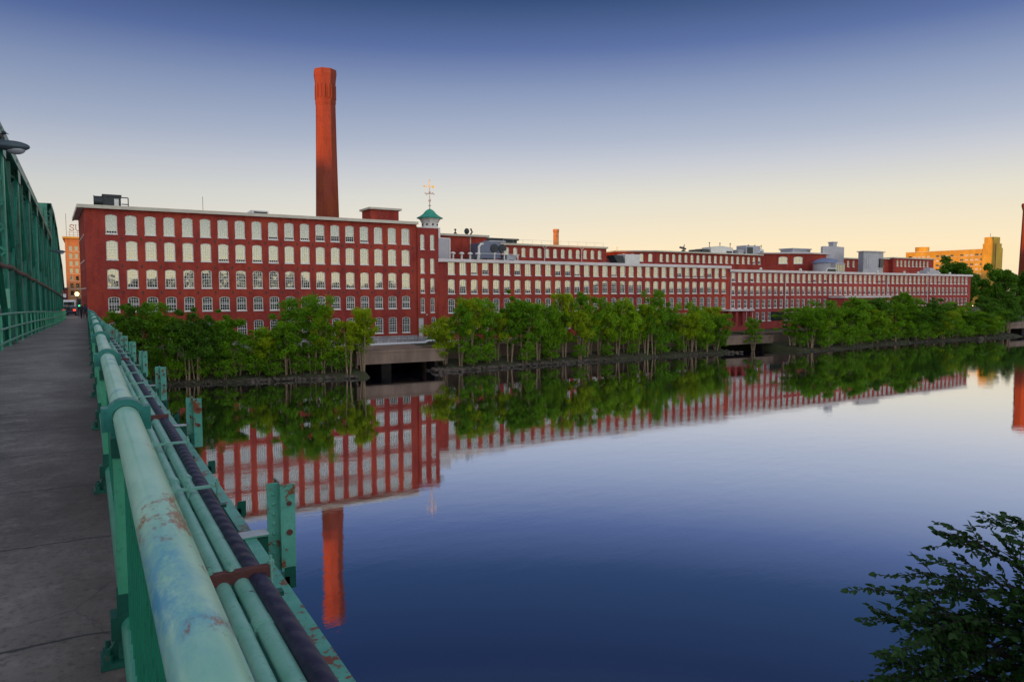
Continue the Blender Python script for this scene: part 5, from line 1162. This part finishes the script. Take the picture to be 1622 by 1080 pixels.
# foreground bush top at the lower right
rf_ = random.Random(19); tr_m = MB(); lf = MB()
bush = thing('riverside_bush', (8.6, 3.4, -11.0), 'dark leafy bush top rising in the lower right corner close to the bridge', 'bush')
def leaf6(c, d_, s):
    d_ = d_.normalized(); up = Vector((rf_.gauss(0, .6), rf_.gauss(0, .6), 1)).normalized(); b = d_.cross(up)
    if b.length < .1: return
    b.normalize(); n = b.cross(d_); fold = .12 * s
    for sg_ in (-1, 1):
        pts = [c, c + d_ * s * .35 + b * sg_ * s * .33 + n * fold, c + d_ * s * .72 + b * sg_ * s * .22 + n * fold * .6, c + d_ * s]
        lf.face(pts if sg_ > 0 else pts[::-1])
def twig(p, q, r0, leaves=True, dens=.045):
    p, q = Vector(p), Vector(q); L = (q - p).length; n = max(3, int(L / .12)); pts = []
    sag = Vector((rf_.uniform(-.05, .05), rf_.uniform(-.05, .05), rf_.uniform(.0, .09))) * L
    for i in range(n + 1): f = i / n; pts.append(p.lerp(q, f) + sag * math.sin(f * math.pi) + Vector((rf_.gauss(0, .008), rf_.gauss(0, .008), rf_.gauss(0, .008))))
    tr_m.tube(pts, [r0 * (1 - .8 * i / n) + .0015 for i in range(n + 1)], 5)
    if leaves:
        d_ = (q - p).normalized(); k_ = max(4, int(L / dens))
        for i in range(k_):
            f = .25 + .75 * (i + 1) / k_; j = min(n - 1, int(f * n)); c = pts[j].lerp(pts[j + 1], f * n - j)
            s = -1 if i % 2 else 1; side_ = Vector((d_.y, -d_.x, 0)) * s + d_ * .6 + Vector((0, 0, rf_.uniform(-.6, .25))); leaf6(c, side_, rf_.uniform(.055, .092))
        leaf6(pts[-1], d_, .09)
    return pts
# viewing frame: right vector and the depth direction of the bush
trunkp = [Vector((9.0, 3.2, -11.2)), Vector((8.9, 3.25, -8)), Vector((8.75, 3.2, -5.0)), Vector((8.55, 3.25, -3.5))]
tr_m.tube(trunkp, [.16, .12, .07, .04], 8)
ex = Vector((.86, -.51, 0)); ey = Vector((.51, .86, 0))
O = Vector((7.62, 3.72, -.16))          # (u along ex, w along ey, z): image centre of the bush
def BP(u, w, z): return O + ex * u + ey * w + Vector((0, 0, z))
mains = [(-.98, -2.86), (-.86, -3.18), (-.84, -3.40), (-.80, -3.62), (-.70, -3.95), (-1.05, -4.02), (-.55, -2.70), (-.50, -3.00), (-.13, -2.28), (-.10, -2.42), (.02, -2.62), (.20, -2.25), (.42, -2.15), (.38, -2.45), (.6, -2.3), (.75, -2.7), (-.4, -3.5), (-.2, -3.2), (.1, -3.0), (.3, -2.8), (-.3, -3.8), (0, -3.6), (.3, -3.4), (.6, -3.2), (-.62, -4.2), (-.2, -4.1), (.2, -4.0), (.5, -3.8), (.8, -3.3), (.8, -4.0), (-.45, -2.95), (.12, -2.85), (-.68, -3.3), (-.9, -3.02), (-.72, -2.86), (-.6, -3.12), (-.3, -2.62), (-.2, -2.85), (-.92, -3.8), (-.75, -4.05), (-.5, -3.7), (.15, -3.2), (.4, -3.0), (-.05, -3.4), (.45, -2.7), (.62, -2.55), (-.35, -3.3), (-.1, -3.9), (.35, -4.2), (-.9, -4.25), (-1.15, -4.3)]
for u, z in mains:
    w = rf_.uniform(-.35, .35); tip = BP(u, w, z); root_ = trunkp[3].lerp(trunkp[2], rf_.random()) + Vector((0, 0, max(0, (z + 3.3) * .7)))
    mid = root_.lerp(tip, .45) + Vector((0, 0, .12 + rf_.uniform(-.05, .15)))
    twig(root_, mid, .018, False); pts = twig(mid, tip, .009, True, .034)
    for k_ in range(8):
        st = pts[rf_.randrange(1, max(2, len(pts) - 1))]; dr_ = (tip - mid).normalized() * rf_.uniform(.15, .4) + ex * rf_.uniform(-.2, .2) + Vector((0, 0, rf_.uniform(-.22, .06))) + ey * rf_.uniform(-.22, .22); twig(st, st + dr_, .004, True, .03)
    for k_ in range(5):
        st = root_.lerp(mid, rf_.uniform(.3, 1)); dr_ = Vector((rf_.uniform(-.35, .35), rf_.uniform(-.3, .3), rf_.uniform(-.35, .25))); twig(st, st + dr_, .005, True, .032)
part('branches', tr_m, M['dark_bark'], bush, True); part('foliage', lf, M['leaf_bush'], bush)
